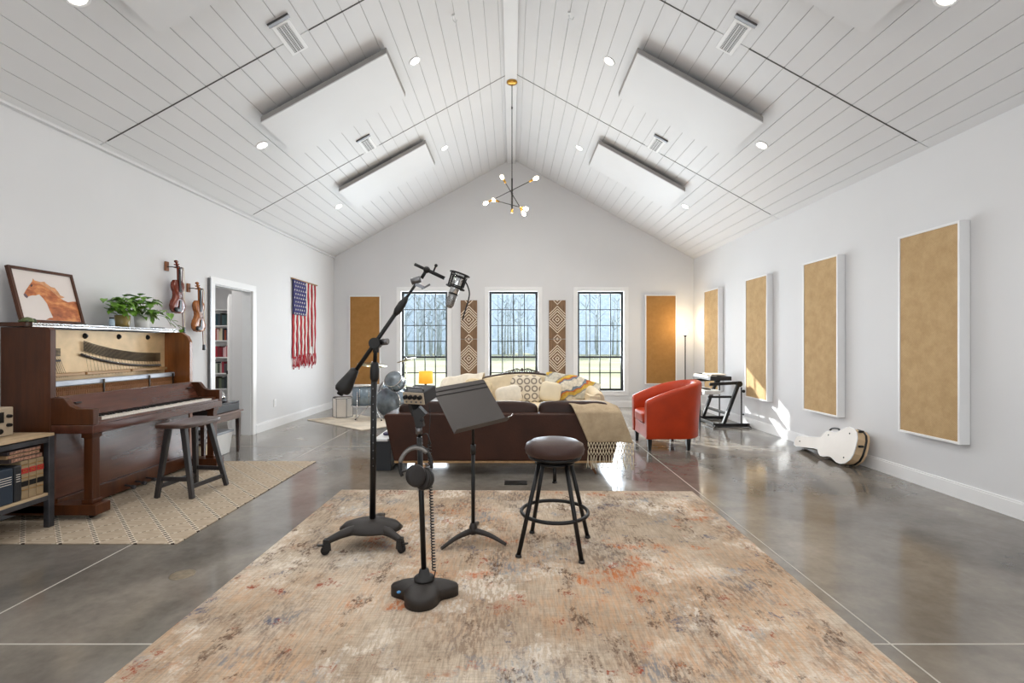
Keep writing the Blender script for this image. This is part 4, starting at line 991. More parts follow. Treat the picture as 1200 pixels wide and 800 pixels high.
# ================================================================== MIC BOOM STAND
RZ0 = RT+.002
bc = V((-.895, 3.07, RZ0)); o = thing('microphone_boom_stand', 'tall black studio boom microphone stand on a wheeled base', 'microphone stand', bc)
ft = [FL(383, 652), FL(469, 650), V((-.905, 3.37, 0))]
hub = MB().lathe([(0, .105), (.19, .095), (.20, .105), (.17, .135), (.09, .16), (.03, .17), (0, .17)], bc+V((0, .01, 0)), 28, sy=.62).build('base_hub', M['baseblk'], o)
for k, p in enumerate(ft):
    p = V((p.x, p.y, 0)); d = (p-V((bc.x, bc.y, 0))); d.z = 0; dn = d.normalized()
    a = bc+dn*.08+V((0, 0, .115)); b = bc+d*.65+V((0, 0, .105)); c_ = V((p.x, p.y, RZ0+.078))
    lg_ = MB().tube(bez([a, b, c_], 8), [.034-.016*i/16 for i in range(17)], 12).build('leg', M['baseblk'], o)
    cs = MB(); s = dn.cross(V((0, 0, 1)))
    MB().cyl(V((p.x, p.y, RZ0+.026))-s*.011+dn*.01, V((p.x, p.y, RZ0+.026))+s*.011+dn*.01, .0255, n=20).build('caster_wheel', M['black'], lg_)
    cs.hexa([c_-dn*.022-s*.017+V((0,0,-.055)), c_+dn*.03-s*.017+V((0,0,-.055)), c_+dn*.03+s*.017+V((0,0,-.055)), c_-dn*.022+s*.017+V((0,0,-.055))], [c_-dn*.018-s*.014, c_+dn*.018-s*.014, c_+dn*.018+s*.014, c_-dn*.018+s*.014])
    cs.cbox(c_+V((0, 0, .004)), (.034, .034, .02)); cs.bar(c_+dn*.02+V((0,0,-.02)), c_+dn*.055+V((0,0,-.012)), .02, .008); cs.build('caster_fork', M['blackp'], lg_)
YB_ = 3.07; jt = P(440.5, 402, YB_); pb_ = P(436.5, 612, YB_)
MB().tube([pb_, P(438.5, 440, YB_)], .019, 16).build('lower_pole', M['black'], o)
hl_ = MB()
for i in range(11): p = P(437.5, 455+i*9, YB_); hl_.cyl(p+V((.004, -.020, 0)), p+V((.004, -.0175, 0)), .0035, n=8)
hl_.build('height_markings', M['steel'], o)
g0, g1 = P(438.7, 447, YB_), P(439.3, 424, YB_); MB().lathe([(.018, 0), (.027, .02), (.029, .07), (.024, .11), (.016, .125)], g0, 20, (g1-g0).to_track_quat('Z', 'Y').to_matrix()).build('pole_grip', M['blackp'], o)
MB().tube([g1, jt], .012, 12).build('upper_pole', M['black'], o)
jn = MB(); jn.cyl(jt+V((0, -.045, 0)), jt+V((0, .035, 0)), .034, n=24); jn.cyl(jt+V((.03, 0, .005)), jt+V((.075, -.01, .01)), .02, n=16); jn.cyl(jt+V((0, 0, -.06)), jt+V((0, 0, -.02)), .019, n=14); jn.build('swivel_joint', M['blackp'], o)
MB().tube([jt+V((.05, -.02, .01)), jt+V((.085, -.03, .012))], .018, 14).build('clutch_knob', M['steel'], o)
ba, bb = P(410, 444, YB_), P(492, 325, YB_)
MB().tube([ba, P(468, 361, YB_)], .0135, 12).build('boom_arm', M['black'], o)
MB().tube([P(466, 364, YB_), P(492, 326, YB_)], .009, 12).build('boom_extension', M['black'], o)
u = (bb-ba).normalized(); q = P(468, 361, YB_)
MB().lathe([(.014, -.05), (.024, -.02), (.025, .03), (.018, .065), (.011, .085)], q, 18, u.to_track_quat('Z', 'Y').to_matrix()).build('boom_grip', M['blackp'], o)
w0 = P(402, 460, YB_); Rw = (P(420, 431, YB_)-w0).to_track_quat('Z', 'Y').to_matrix()
MB().lathe([(0, -.02), (.02, -.02), (.02, 0), (.044, .004), (.052, .02), (.05, .045), (.034, .12), (.026, .165), (.014, .172)], P(400, 459, YB_), 24, Rw).build('counterweight', M['blackp'], o)
mc = MB(); mc.cyl(P(485, 330, YB_)+V((-.015,0,0)), P(490, 327, YB_)+V((.015,0,0)), .022, n=14); mc.bar(P(487, 333, YB_), P(497, 337, YB_), .018, .02); mc.tube([P(494, 338, YB_), P(497, 337, YB_), P(504, 333, YB_)], .006, 8); mc.build('clamp', M['steel'], o)
MB().tube([P(486, 309.5, YB_), P(502, 317, YB_)], .010, 12).tube([P(494, 326, YB_), P(500, 316, YB_)], .011, 10).build('swivel_bar', M['black'], o)
ck = MB(); ck.ball(P(500, 316, YB_), .022, 8); ck.tube([P(500, 316, YB_), P(521, 326, YB_)], .012, 10); ck.tube([P(508, 318, YB_), P(511, 311, YB_)], .006, 8); ck.ball(P(511, 311, YB_), .011, 8); ck.build('mount_arm', M['black'], o)
# microphone and shock mount
mo = P(533, 337, YB_); mt_ = P(538.5, 322, YB_); mb_ = P(525.5, 361, YB_); mu_ = (mb_-mt_).normalized()
o = thing('shock_mount', 'black shock mount cage holding the condenser microphone on the boom', 'shock mount', mo); Rm = mu_.to_track_quat('Z', 'Y').to_matrix()
cg = MB(); ring = lambda c, r, n=20: [c+Rm@V((r*math.cos(6.2832*k/n), r*math.sin(6.2832*k/n), 0)) for k in range(n)]
top, bot = mt_-mu_*.005, mt_+mu_*.085
cg.tube(ring(top, .062), .0055, 8, True); cg.tube(ring(bot, .058), .0055, 8, True); cg.tube(ring(mt_+mu_*.012, .046), .004, 8, True); cg.tube(ring(bot-mu_*.012, .046), .004, 8, True)
for k in range(4):
    a = 6.2832*(k+.5)/4; e = Rm@V((math.cos(a), math.sin(a), 0)); cg.bar(top+e*.062, bot+e*.058, .012, .005, e)
cg.build('cage', M['black'], o)
sg_ = MB()
for k in range(8):
    a = 6.2832*k/8; e = Rm@V((math.cos(a), math.sin(a), 0)); sg_.tube([top+e*.062, mt_+mu_*.012+e*.046], .0015, 5); sg_.tube([bot+e*.058, bot-mu_*.012+e*.046], .0015, 5)
sg_.build('elastic_cord', M['white'], o)
o = thing('condenser_microphone', 'silver large condenser microphone angled down in the shock mount', 'microphone', mb_)
MB().lathe([(0, -.004), (.026, -.004), (.030, .004), (.030, .12), (.026, .126), (0, .126)], mt_, 24, Rm).build('body', M['chrome'], o)
gm, nt, b = mk('mic_grille'); mp = coords(nt); v = N(nt, 'ShaderNodeTexVoronoi'); v.inputs['Scale'].default_value = 260; L(nt, mp, 0, v, 'Vector'); r = ramp(nt, v, 0, [(.35, lin((50, 48, 46))), (.5, lin((170, 168, 166)))]); setc(nt, b, r); b.inputs['Metallic'].default_value = .7; b.inputs['Roughness'].default_value = .35
MB().lathe([(.0285, .127), (.029, .14), (.028, .20), (.018, .217), (0, .221)], mt_, 24, Rm).build('grille_head', gm, o)
MB().lathe([(.031, .124), (.031, .131)], mt_, 24, Rm).build('ring', M['black'], o)
cpts = bez([P(539, 326, YB_)+V((0, .05, 0)), P(546, 331, YB_), P(550, 342, YB_), P(549, 351, YB_), P(546, 361, YB_), P(542, 374, YB_)], 6)
tag(MB().tube(cpts, .0045, 8).build('microphone_cable', M['blackp']), 'short black cable curving down from the condenser microphone', 'cable')

# ================================================================== HEADPHONE MIXER STAND
YS = 2.44; sc_ = V(((497-600)*YS/F, YS, RZ0)); o = thing('mixer_stand', 'short black pole stand on a heavy three-lobed base holding the small mixer', 'stand', sc_)
def lobes(n=60, s=1.0):
    pts = []
    for k in range(n):
        a = 2*math.pi*k/n
        r = .078+.085*max(0, math.cos((a-math.pi*1.5)*1.0))**2.2*1.0+.095*max(0, math.cos(a-math.radians(8)))**10+.095*max(0, math.cos(a-math.radians(172)))**10
        pts.append((sc_.x+r*s*math.cos(a), sc_.y+r*s*.9*math.sin(a)))
    return pts
b = MB(); rings = []
for s, z in ((1, 0), (1.0, .045), (.96, .055), (.70, .072), (.4, .084)): rings.append([b.v((x, y, RZ0+z)) for x, y in lobes(60, s)])
for A, B in zip(rings, rings[1:]):
    for i in range(60): b.f([A[i], A[(i+1)%60], B[(i+1)%60], B[i]], True)
b.f(rings[0][::-1]); b.f(rings[-1]); b.build('base', M['baseblk'], o)
MB().ball(sc_+V((-.115, -.055, .048)), .011, 8, (1, 1, .5)).build('blue_marker', M['blue'], o)
pt = P(490.5, 500, YS); cl_ = MB().lathe([(.05, .082), (.05, .098), (.03, .10), (.024, .135), (.014, .14)], sc_, 24).build('collar', M['blackp'], o)
MB().tube([sc_+V((0, 0, .1)), P(491.5, 512, YS)], .0135, 14).build('lower_pole', M['black'], o)
MB().tube([P(491.5, 512, YS), P(490.5, 482, YS)], .0095, 12).build('upper_pole', M['black'], o)
MB().tube([P(491.2, 508, YS), P(490.8, 500, YS)], .0165, 14).build('clutch', M['steel'], o)
hh_ = MB(); hh_.bar(P(493, 500, YS), P(488, 479, YS), .04, .04); hh_.bar(P(488, 488, YS), P(496, 480, YS), .06, .05); hh_.bar(P(489, 486, YS), P(484, 473, YS+.03), .045, .03); hh_.ball(P(495, 492, YS-.03), .010, 8); hh_.build('bracket', M['blackp'], o)
# mixer
mm = thing('headphone_mixer', 'small tan-faced four-knob headphone mixer atop the black stand', 'mixer', P(492, 478, YS))
Rx = RZ(24) @ RX(-12); mcn = P(479, 467, YS)
Rx = RZ(-22) @ RX(14); cB = mcn+Rx@V((.03, .06, .003))
MB().cbox(cB, (.125, .115, .066), Rx).build('body', M['bkblk'], mm, bevel=.005)
fcn = cB+Rx@V((0, -.060, 0)); MB().cbox(fcn, (.121, .006, .061), Rx).build('faceplate', M['beige'], mm, bevel=.002)
for i in range(4):
    kx = -.042+.028*i; p0 = fcn+Rx@V((kx, -.003, .008)); MB().cyl(p0, p0+Rx@V((0, -.016, 0)), .0115, .0095, 16).build('knob', M['black'], mm)
jk = MB()
for i in range(4): kx = -.042+.028*i; p0 = fcn+Rx@V((kx, -.003, -.018)); jk.cyl(p0, p0+Rx@V((0, -.004, 0)), .005, n=10)
jk.build('jacks', M['steel'], mm)
tp = cB+Rx@V((0, 0, .034)); MB().tube([tp+Rx@V((-.05, -.04, 0)), tp+Rx@V((-.045, -.04, .016)), tp+Rx@V((.045, -.04, .016)), tp+Rx@V((.05, -.04, 0))], .005, 8).build('top_bar', M['steel'], mm)
# headphones
hc = P(492, 545, YS-.06); o = thing('headphones', 'black and brown studio headphones hanging on the mixer stand', 'headphones', hc-V((0, 0, .12)))
def hp_(a, r1=.078, r2=.09): return hc+V((r1*math.sin(a)-.02, .035*math.cos(a)*.4, r2*math.cos(a)))
band_ = [hp_(math.radians(a)) for a in range(-125, 100, 8)]
MB().tube(band_, .0085, 8).build('headband', M['blackp'], o); MB().tube([p+V((0, -.003, -.006)) for p in band_[6:22]], .0105, 8).build('headband_pad', plain('silver_band', (120, 116, 112), .4, .4), o)
for s, c_ in ((-1, P(486, 557, YS-.10)), (1, P(499, 561, YS-.05))):
    Rc = RZ(-30*s) @ RX(80) @ RZ(0); ex = MB().lathe([(0, -.022), (.03, -.024), (.042, -.014), (.045, 0), (.04, .012), (0, .014)], c_, 24, Rc, sy=1.15).build('ear_cup', M['blackp'], o)
    MB().lathe([(.02, .014), (.042, .013), (.047, .024), (.040, .036), (.02, .034)], c_, 24, Rc, sy=1.15).build('ear_pad', plain('dark_earpad', (30, 25, 23), .65), o)
    MB().tube([c_+V((-.02*s, 0, .045)), (hp_(math.radians(-112)) if s < 0 else hp_(math.radians(92)))], .006, 8).build('yoke', M['steel'], o)
# coiled cable
cc_ = MB(); top = P(503, 520, YS-.02); bot = P(508.5, 668, YS-.02); nt_ = 44; pts = []
for i in range(nt_*9+1):
    t = i/(nt_*9); a = t*nt_*2*math.pi; c_ = top.lerp(bot, t); pts.append(c_+V((.008*math.cos(a), .008*math.sin(a), 0)))
cc_.tube(pts, .0034, 5)
cc_.tube(bez([P(492, 512, YS), P(500, 508, YS-.02), top+V((.008, 0, 0))], 6), .003, 6); cc_.tube(bez([bot+V((.008, 0, 0)), P(509, 675, YS), P(507, 681, YS)], 6), .003, 6); cc_.tube(bez([P(502, 519, YS), P(504, 490, YS), P(503, 474, YS+.03)], 6), .0022, 6)
tag(cc_.build('coiled_cable', M['blackp']), 'black coiled headphone cable hanging down beside the mixer stand pole', 'cable')

# ================================================================== MUSIC STAND
o = thing('music_stand', 'dark grey music stand with a solid tilted desk and folding-style tripod foot', 'music stand', (-.255, 3.15, RZ0))
TL, TR, BR, BL = P(507.5, 453, 3.10), P(569.5, 445, 3.35), P(591.5, 492, 3.17), P(531, 510, 2.92)
ctr = (TL+TR+BR+BL)/4; ux = ((TR-TL)+(BR-BL)).normalized(); uz = ((TL-BL)+(TR-BR)); uz = (uz-ux*uz.dot(ux)).normalized(); un = ux.cross(uz).normalized()
if un.y > 0: un = -un
Wd, Hd = ((TR-TL).length+(BR-BL).length)/2, ((TL-BL).length+(TR-BR).length)/2
dp = lambda a, b, k=0: ctr+ux*a*Wd/2+uz*b*Hd/2+un*k
D = MB(); g = [(-1,-1),(1,-1),(1,1),(-.96,1)]
pts = [(-1,-1),(1,-1),(1,.93),(.96,1),(-.96,1),(-1,.93)]
D.prism(pts, lambda a, b: dp(a, b, 0), lambda a, b: dp(a, b, -.003)); D.build('desk', M['standgrey'], o, bevel=.001)
rb = MB()
for b_ in (.62, .80): rb.bar(dp(-.985, b_, .001), dp(.985, b_, .001), .004, .008, un)
rb.build('ribs', M['blackp'], o)
lp = MB(); lp.hexa([dp(-1, -1.0, 0), dp(1.0, -1.0, 0), dp(1.0, -1, .05), dp(-1, -1, .05)], [dp(-1, -.985, 0), dp(1.0, -.985, 0), dp(1.0, -.985, .05), dp(-1, -.985, .05)])
lp.build('lip', M['standgrey'], o); MB().tube(bez([dp(.9, -1, .05), dp(1.03, -.99, .052), dp(1.14, -.93, .052)], 5), .004, 8).build('pencil_clip', M['chrome'], o)
pc_ = V((-.253, 3.15, 0)); att = dp(0, -.1, -.03)
MB().tube([V((pc_.x, pc_.y, .06)), V((pc_.x, pc_.y, .60))], .0125, 14).build('lower_pole', M['black'], o)
MB().tube([V((pc_.x, pc_.y, .60)), V((pc_.x, pc_.y, .80)), att], .009, 12).build('upper_pole', M['black'], o)
MB().cyl(V((pc_.x, pc_.y, .57)), V((pc_.x, pc_.y, .63)), .017).build('collar', M['blackp'], o)
MB().cyl(dp(0, -.1, -.003), dp(0, -.1, -.045), .02).build('tilt_joint', M['blackp'], o)
MB().lathe([(.02, .035), (.026, .05), (.026, .085), (.016, .11)], V((pc_.x, pc_.y, RZ0)), 18).build('hub', M['baseblk'], o)
for p in (FL(517, 647), FL(593, 642), V((-.24, 3.42, 0))):
    c_ = V((pc_.x, pc_.y, RZ0+.06)); e = V((p.x, p.y, RZ0+.009)); MB().tube(bez([c_, c_.lerp(e, .5)+V((0, 0, .014)), e], 8), [.021-.011*i/16 for i in range(17)], 10).build('leg', M['baseblk'], o)

# ================================================================== ROUND STOOL
sc0 = V((.268, 3.04, RZ0)); o = thing('swivel_stool', 'round black metal bar stool with a dark brown padded swivel seat on the big rug', 'stool', sc0)
MB().lathe([(0, .575), (.16, .575), (.182, .59), (.188, .615), (.18, .645), (.14, .668), (.07, .678), (0, .68)], sc0, 48).build('seat', M['seatl'], o)
MB().lathe([(0, .548), (.12, .548), (.165, .560), (.17, .575), (0, .575)], sc0, 40).build('seat_pan', M['black'], o)
MB().lathe([(0, .52), (.10, .52), (.125, .528), (.125, .538), (.03, .546), (0, .548)], sc0, 32).build('swivel_plate', M['black'], o)
MB().cyl(sc0+V((0, 0, .40)), sc0+V((0, 0, .53)), .012).cyl(sc0+V((0, 0, .40)), sc0+V((0, 0, .41)), .016).build('screw_post', M['black'], o)
ftp = [(.038, 2.891), (.405, 2.813), (.497, 3.183), (.1346, 3.26)]
for x, y in ftp:
    d = V((x-sc0.x, y-sc0.y, 0)); a = V((x, y, RZ0+.006)); b = sc0+d*.45+V((0, 0, .535)); lg_ = MB().tube([a, b], .0135, 14).build('leg', M['black'], o)
    MB().lathe([(.018, .0), (.019, .004), (.016, .016)], V((x, y, RZ0)), 16).build('glide', M['blackp'], lg_)
MB().tube([sc0+V((.208*math.cos(6.2832*k/40), .208*math.sin(6.2832*k/40), .222)) for k in range(40)], .0115, 10, True).build('foot_ring', M['black'], o)

# ================================================================== LEATHER SOFA
o = thing('leather_sofa', 'dark brown leather sofa seen from behind, facing the far windows', 'sofa', (-.05, 5.1, 0))
SX0, SX1 = -1.255, 1.09; yb = 4.73
out = [(SX0+.10, .145), (SX1-.10, .145), (SX1, .585), (SX1-.02, .605), (SX0+.02, .605), (SX0, .585)]
MB().prism(out, lambda x, z: V((x, yb, z)), lambda x, z: V((x, yb+.14, z))).build('back_frame', M['leather'], o, bevel=.018, seg=3)
for s, x0, x1 in ((1, SX0, SX0+.16), (-1, SX1, SX1-.16)):
    q = [(x0+s*.10, .145), (x1+s*.06, .145), (x1, .60), (x0+s*.02, .605), (x0, .585)]
    MB().prism(q, lambda x, z: V((x, yb+.14, z)), lambda x, z: V((x, yb+.86, z-.01))).build('arm', M['leather'], o, bevel=.02, seg=3)
MB().box((SX0+.16, yb+.14, .145), (SX1-.16, yb+.84, .30)).build('seat_base', M['leather'], o, bevel=.01)
mid = P(631, 480, 4.9).x
for x0, x1 in ((SX0+.10, mid), (mid, SX1-.10)):
    w_ = x1-x0; MB().soft(((x0+x1)/2, yb+.235, .525), (w_-.008, .21, .36), 7, RX(-6), 14).build('back_cushion', M['leather2'], o)
    MB().soft(((x0+x1)/2, yb+.53, .36), (w_-.07, .62, .15), 7, None, 12).build('seat_cushion', M['leather2'], o)
MB().box((SX0+.10, yb+.01, .122), (SX1-.10, yb+.84, .1445)).build('wood_base', M['oak'], o, bevel=.004)
for x in (SX0+.32, SX1-.32):
    for y in (yb+.10, yb+.74):
        s = -1 if x < 0 else 1; MB().tube([(x+s*.065, y-.02, .0), (x, y, .122)], [.012, .022], 12).build('leg', M['legwood'], o)
# ---- throw
o = thing('fringed_throw', 'beige fringed throw draped over the right corner of the leather sofa', 'throw blanket', (.9, 4.7, .30))
def thr(u, v):
    s = v*1.0
    if s < .42: t = s/.42; y = 5.12-(5.12-4.725)*t; z = .715-.07*t**2+ .0; z = .70 - .03*t if t < .75 else .6775-.05*(t-.75)/.25
    else: t = (s-.42)/.58; y = 4.712-.015*math.sin(t*3); z = .6275-(.6275-.335)*t
    xl = .575+.165*max(0, (s-.25)/.75); xr = .98+.09*min(1, s/.42)+.11*max(0, (s-.42)/.58)
    x = xl+(xr-xl)*u
    if x > 1.12 and s < .5: z -= (x-1.12)*1.0
    y -= .006*math.sin(u*17+v*3)*(1 if s > .4 else .3)+.008*max(0, s-.5)*math.sin(u*9)
    z += .006*math.sin(u*12+v*5)*(s < .42) + .045*max(0, u-.75)*(-1)
    return V((x, y, z))
MB().grid(40, 40, thr).build('cloth', M['throw'], o, solid=.009)
fg = MB(); ns = 15; row = lambda r, k, n=ns: thr(min(1, max(0, (k)/n)), 1)+V((0, -.004+.003*math.sin(k), -.042*r))
for r in range(3):
    for k in range(ns+1):
        a = row(r, k+(.5 if r % 2 else 0)); 
        for dk in (-.5, .5):
            b = row(r+1, k+(.5 if r % 2 else 0)+dk); fg.tube([a, b], .0038, 5)
for k in range(ns+1):
    a = row(3, k+.5-.5); 
    for w_ in range(2): fg.tube(bez([a, a+V((random.uniform(-.012, .012), 0, -.05)), a+V((random.uniform(-.02, .02), random.uniform(-.01, .0), -.12-random.uniform(0, .02)))], 4), .0032, 5)
fg.build('fringe', M['fringe'], o)

# ================================================================== CREAM SOFA
o = thing('carved_cream_sofa', 'cream tufted sofa with carved dark wood crest, facing us behind the leather sofa', 'sofa', (.1, 7.1, 0))
Yc = 7.15; cx_ = P(612, 440, Yc).x; hw = 1.0
def ctop(x): 
    t = (x-cx_)/hw; return .80+.05*math.cos(t*math.pi*1.0)*1-.05*abs(t)**3
def bk(u, v):
    x = cx_-hw+2*hw*u; z = .30+(ctop(x)-.30)*v; y = Yc-.05-.05*math.sin(v*math.pi)+.14*v-.022*abs(math.sin(u*math.pi*7))*abs(math.sin(v*math.pi*2.5+.3)); y -= .16*abs(2*u-1)**4
    return V((x, y, z))
def bk2(u, v):
    p = bk(u, v); return V((p.x, p.y+.13, p.z))
b = MB(); nu, nv = 70, 18
ga = [[b.v(bk(i/nu, j/nv)) for j in range(nv+1)] for i in range(nu+1)]; gb = [[b.v(bk2(i/nu, j/nv)) for j in range(nv+1)] for i in range(nu+1)]
for i in range(nu):
    for j in range(nv): b.f([ga[i][j], ga[i+1][j], ga[i+1][j+1], ga[i][j+1]], True); b.f([gb[i][j], gb[i][j+1], gb[i+1][j+1], gb[i+1][j]], True)
    b.f([ga[i][nv], ga[i+1][nv], gb[i+1][nv], gb[i][nv]], True); b.f([ga[i][0], gb[i][0], gb[i+1][0], ga[i+1][0]], True)
for j in range(nv): b.f([ga[0][j], ga[0][j+1], gb[0][j+1], gb[0][j]]); b.f([ga[nu][j], gb[nu][j], gb[nu][j+1], ga[nu][j+1]])
b.build('backrest', M['cream'], o)
cr = [bk(u/60, 1)+V((0, .03, .008)) for u in range(6, 55)]
MB().tube(cr, [.012+.012*math.sin(math.pi*i/(len(cr)-1)) for i in range(len(cr))], 10).build('crest_rail', M['darkwood'], o)
cv = MB(); c0_ = V((cx_, Yc+.10, ctop(cx_)+.03))
for s in (-1, 1):
    for r0, off, zz in ((.035, .06, .01), (.028, .13, .005), (.022, .19, -.002)):
        pts = [c0_+V((s*(off+ (r0*(1-k/26))*math.cos(k*.42)), -.03, zz+(r0*(1-k/26))*math.sin(k*.42))) for k in range(22)]; cv.tube(pts, .008, 6)
    cv.tube(bez([c0_+V((s*.02, -.03, .02)), c0_+V((s*.08, -.03, .045)), c0_+V((s*.16, -.03, .02)), c0_+V((s*.26, -.03, -.01))], 6), .009, 6)
cv.ball(c0_+V((0, -.03, .03)), .022, 8, (1, .6, 1.3)); cv.build('carved_crest', M['darkwood'], o)
for s in (-1, 1):
    x = cx_+s*(hw-.04); a = MB(); a.tube(bez([(x, Yc+.02, .62), (x+s*.03, Yc-.3, .60), (x+s*.05, Yc-.66, .55)], 8), .085, 16); a.box((x-.07, Yc-.68, .25), (x+.07, Yc, .60)); a.build('arm', M['cream'], o, bevel=.01)
MB().soft((cx_, Yc-.36, .38), (2*hw-.2, .66, .17), 7, None, 16).build('seat_cushion', M['cream'], o)
MB().box((cx_-hw+.03, Yc-.68, .20), (cx_+hw-.03, Yc+.05, .30)).build('seat_rail', M['darkwood'], o, bevel=.01)
for x in (cx_-hw+.12, cx_+hw-.12):
    for y in (Yc-.62, Yc-.02): MB().tube(bez([(x, y, .21), (x, y-.02, .12), (x, y, .0)], 5), [.03, .028, .025, .02, .016, .014, .013, .012, .012, .014, .018], 10).build('leg', M['darkwood'], o)
# pillows & quilts
M['ringpil'] = None
m, nt, b_ = mk('ring_print'); mp = coords(nt, (1, 0, 1)); v = N(nt, 'ShaderNodeTexVoronoi'); v.inputs['Scale'].default_value = 9.5; v.inputs['Randomness'].default_value = .1; L(nt, mp, 0, v, 'Vector')
r = ramp(nt, v, 0, [(.22, lin((226, 214, 192))), (.30, lin((134, 122, 108))), (.40, lin((134, 122, 108))), (.48, lin((226, 214, 192)))]); setc(nt, b_, r); b_.inputs['Roughness'].default_value = .85
def pil(px, py, Y, w_, h_, mat, lab, rx=-16, rot=0, n=3.2, d=.14):
    p = P(px, py, Y); t = tag(MB().soft(p, (w_, d, h_), n, RX(rx) @ RY(rot), 10, lambda w: V((w.x*(1+.06*abs(w.z)/h_*2), w.y, w.z*(1+.10*abs(w.x)/w_*2)))).build('throw_pillow', mat), lab, 'pillow', 'pillows on the cream sofa'); return t
pil(617, 456, 6.97, .46, .40, m, 'pillow printed with grey rings in the middle of the cream sofa')
pil(596, 463, 6.80, .36, .26, M['cream2'], 'plain ivory pillow leaning in front of the ring-printed pillow', rot=-12)
pil(645, 459, 6.90, .30, .28, plain('pale_pillow', (228, 214, 186), .85), 'plain pale pillow between the ring pillow and the yellow quilt', rot=10)
pil(560, 458, 6.92, .40, .34, plain('cream_pillow', (216, 196, 160), .85, var=.15, scale=20), 'cream damask pillow at the left end of the cream sofa', rot=6)
def quiltm():
    m, nt, b = mk('striped_quilt'); mp = coords(nt, (1, 1, 1), (0, .5, 0)); w = N(nt, 'ShaderNodeTexWave'); w.bands_direction = 'Z'; w.inputs['Scale'].default_value = .75; w.inputs['Distortion'].default_value = 1.6; w.inputs['Detail Scale'].default_value = 6; L(nt, mp, 0, w, 'Vector')
    r = ramp(nt, w, 0, [(0, lin((206, 200, 184))), (.25, lin((150, 146, 136))), (.38, lin((204, 168, 72))), (.62, lin((200, 152, 62))), (.7, lin((190, 96, 50))), (.78, lin((120, 130, 140))), (.88, lin((220, 210, 190)))], 'CONSTANT')
    n = noise(nt, mp, 26, 4, .6); rn = ramp(nt, n, 0, [(.35, .78), (.6, 1.1)]); setc(nt, b, mix(nt, r, rn, 1.0, 'MULTIPLY')); b.inputs['Roughness'].default_value = .9; return m
def drape(x0, x1, Y, zt, mat, lab, nm, slope):
    def fn(u, v):
        x = x0+(x1-x0)*u; top = zt-slope*(u if slope > 0 else (1-u))*abs(1)
        top = zt-abs(slope)*((u if slope > 0 else 1-u)**2)
        if v < .3: t = v/.3; y = Y+.24-.20*t; z = top-.10*(1-t)**2
        else: t = (v-.3)/.7; y = Y+.04-.10*t-.05*math.sin(t*3); z = top-(top-.50)*t
        return V((x+.02*math.sin(v*9), y+.012*math.sin(u*20+v*4), z+.008*math.sin(u*14)))
    return tag(MB().grid(36, 24, fn).build(nm, mat, solid=.014), lab, 'quilt')
drape(P(640, 440, 7.0).x, P(704, 440, 7.0).x, 7.0, .875, quiltm(), 'yellow, grey and white striped quilt over the right end of the cream sofa', 'striped_quilt', .18)
drape(P(518, 440, 7.0).x, P(566, 440, 7.0).x, 7.0, .865, M['cream2'], 'ivory knitted blanket over the left end of the cream sofa', 'knitted_blanket', -.08)
# ================================================================== BLACK CUBE TABLE left of the sofa
o = thing('low_cabinet', 'low black cabinet with a pale top standing left of the leather sofa', 'cabinet', (-1.32, 5.33, 0))
MB().box((-1.40, 4.92, .0005), (-1.23, 4.99, .30)).box((-1.40, 4.99, .02), (-1.23, 5.72, .30)).build('body', M['bkblk'], o, bevel=.004)
MB().box((-1.41, 4.91, .3005), (-1.26, 5.73, .325)).build('top', M['white'], o, bevel=.004)
q = V((-1.32, 5.15, .3255)); tag(MB().soft(q+V((0, 0, .014)), (.09, .11, .028), 4).build('phone_case', plain('dark_purple', (58, 50, 84), .4)), 'small dark purple case lying on the low cabinet', 'case')
# floor outlet cover
q = FL(605, 566); o = thing('floor_mat', 'small flat black mat on the concrete between the big rug and the leather sofa', 'mat', q)
o2 = MB().box((q.x-.11, q.y-.06, .0014), (q.x+.10, q.y+.06, .010)).build('pad', M['black'], o, bevel=.003)
# ================================================================== TABLE LAMP + end table
q = P(499, 456, 8.1); o = thing('end_table', 'dark round end table under the amber lamp by the left window', 'table', (q.x, q.y, 0))
MB().lathe([(0, q.z-.025), (.22, q.z-.025), (.22, q.z), (0, q.z)], (q.x, q.y, 0), 32).build('top', M['darkwood'], o)
MB().lathe([(.14, .0), (.12, .02), (.03, .05), (.022, q.z-.03), (.05, q.z-.025)], (q.x, q.y, 0), 20).build('pedestal', M['darkwood'], o)
o = thing('table_lamp', 'small table lamp with a glowing amber drum shade near the left window', 'lamp', q+V((0, 0, .001)))
MB().lathe([(0, 0.001), (.055, .001), (.05, .015), (.02, .03), (.014, .07), (.02, .09), (.008, .11), (.008, .16), (0, .16)], q, 20).build('base', M['darkwood'], o)
MB().lathe([(.118, .10), (.112, .30), (.108, .30), (.114, .10)], q, 36).build('lamp_shade', M['shade'], o)
MB().ball(q+V((0, 0, .19)), .03, 8).build('bulb', M['glow'], o)
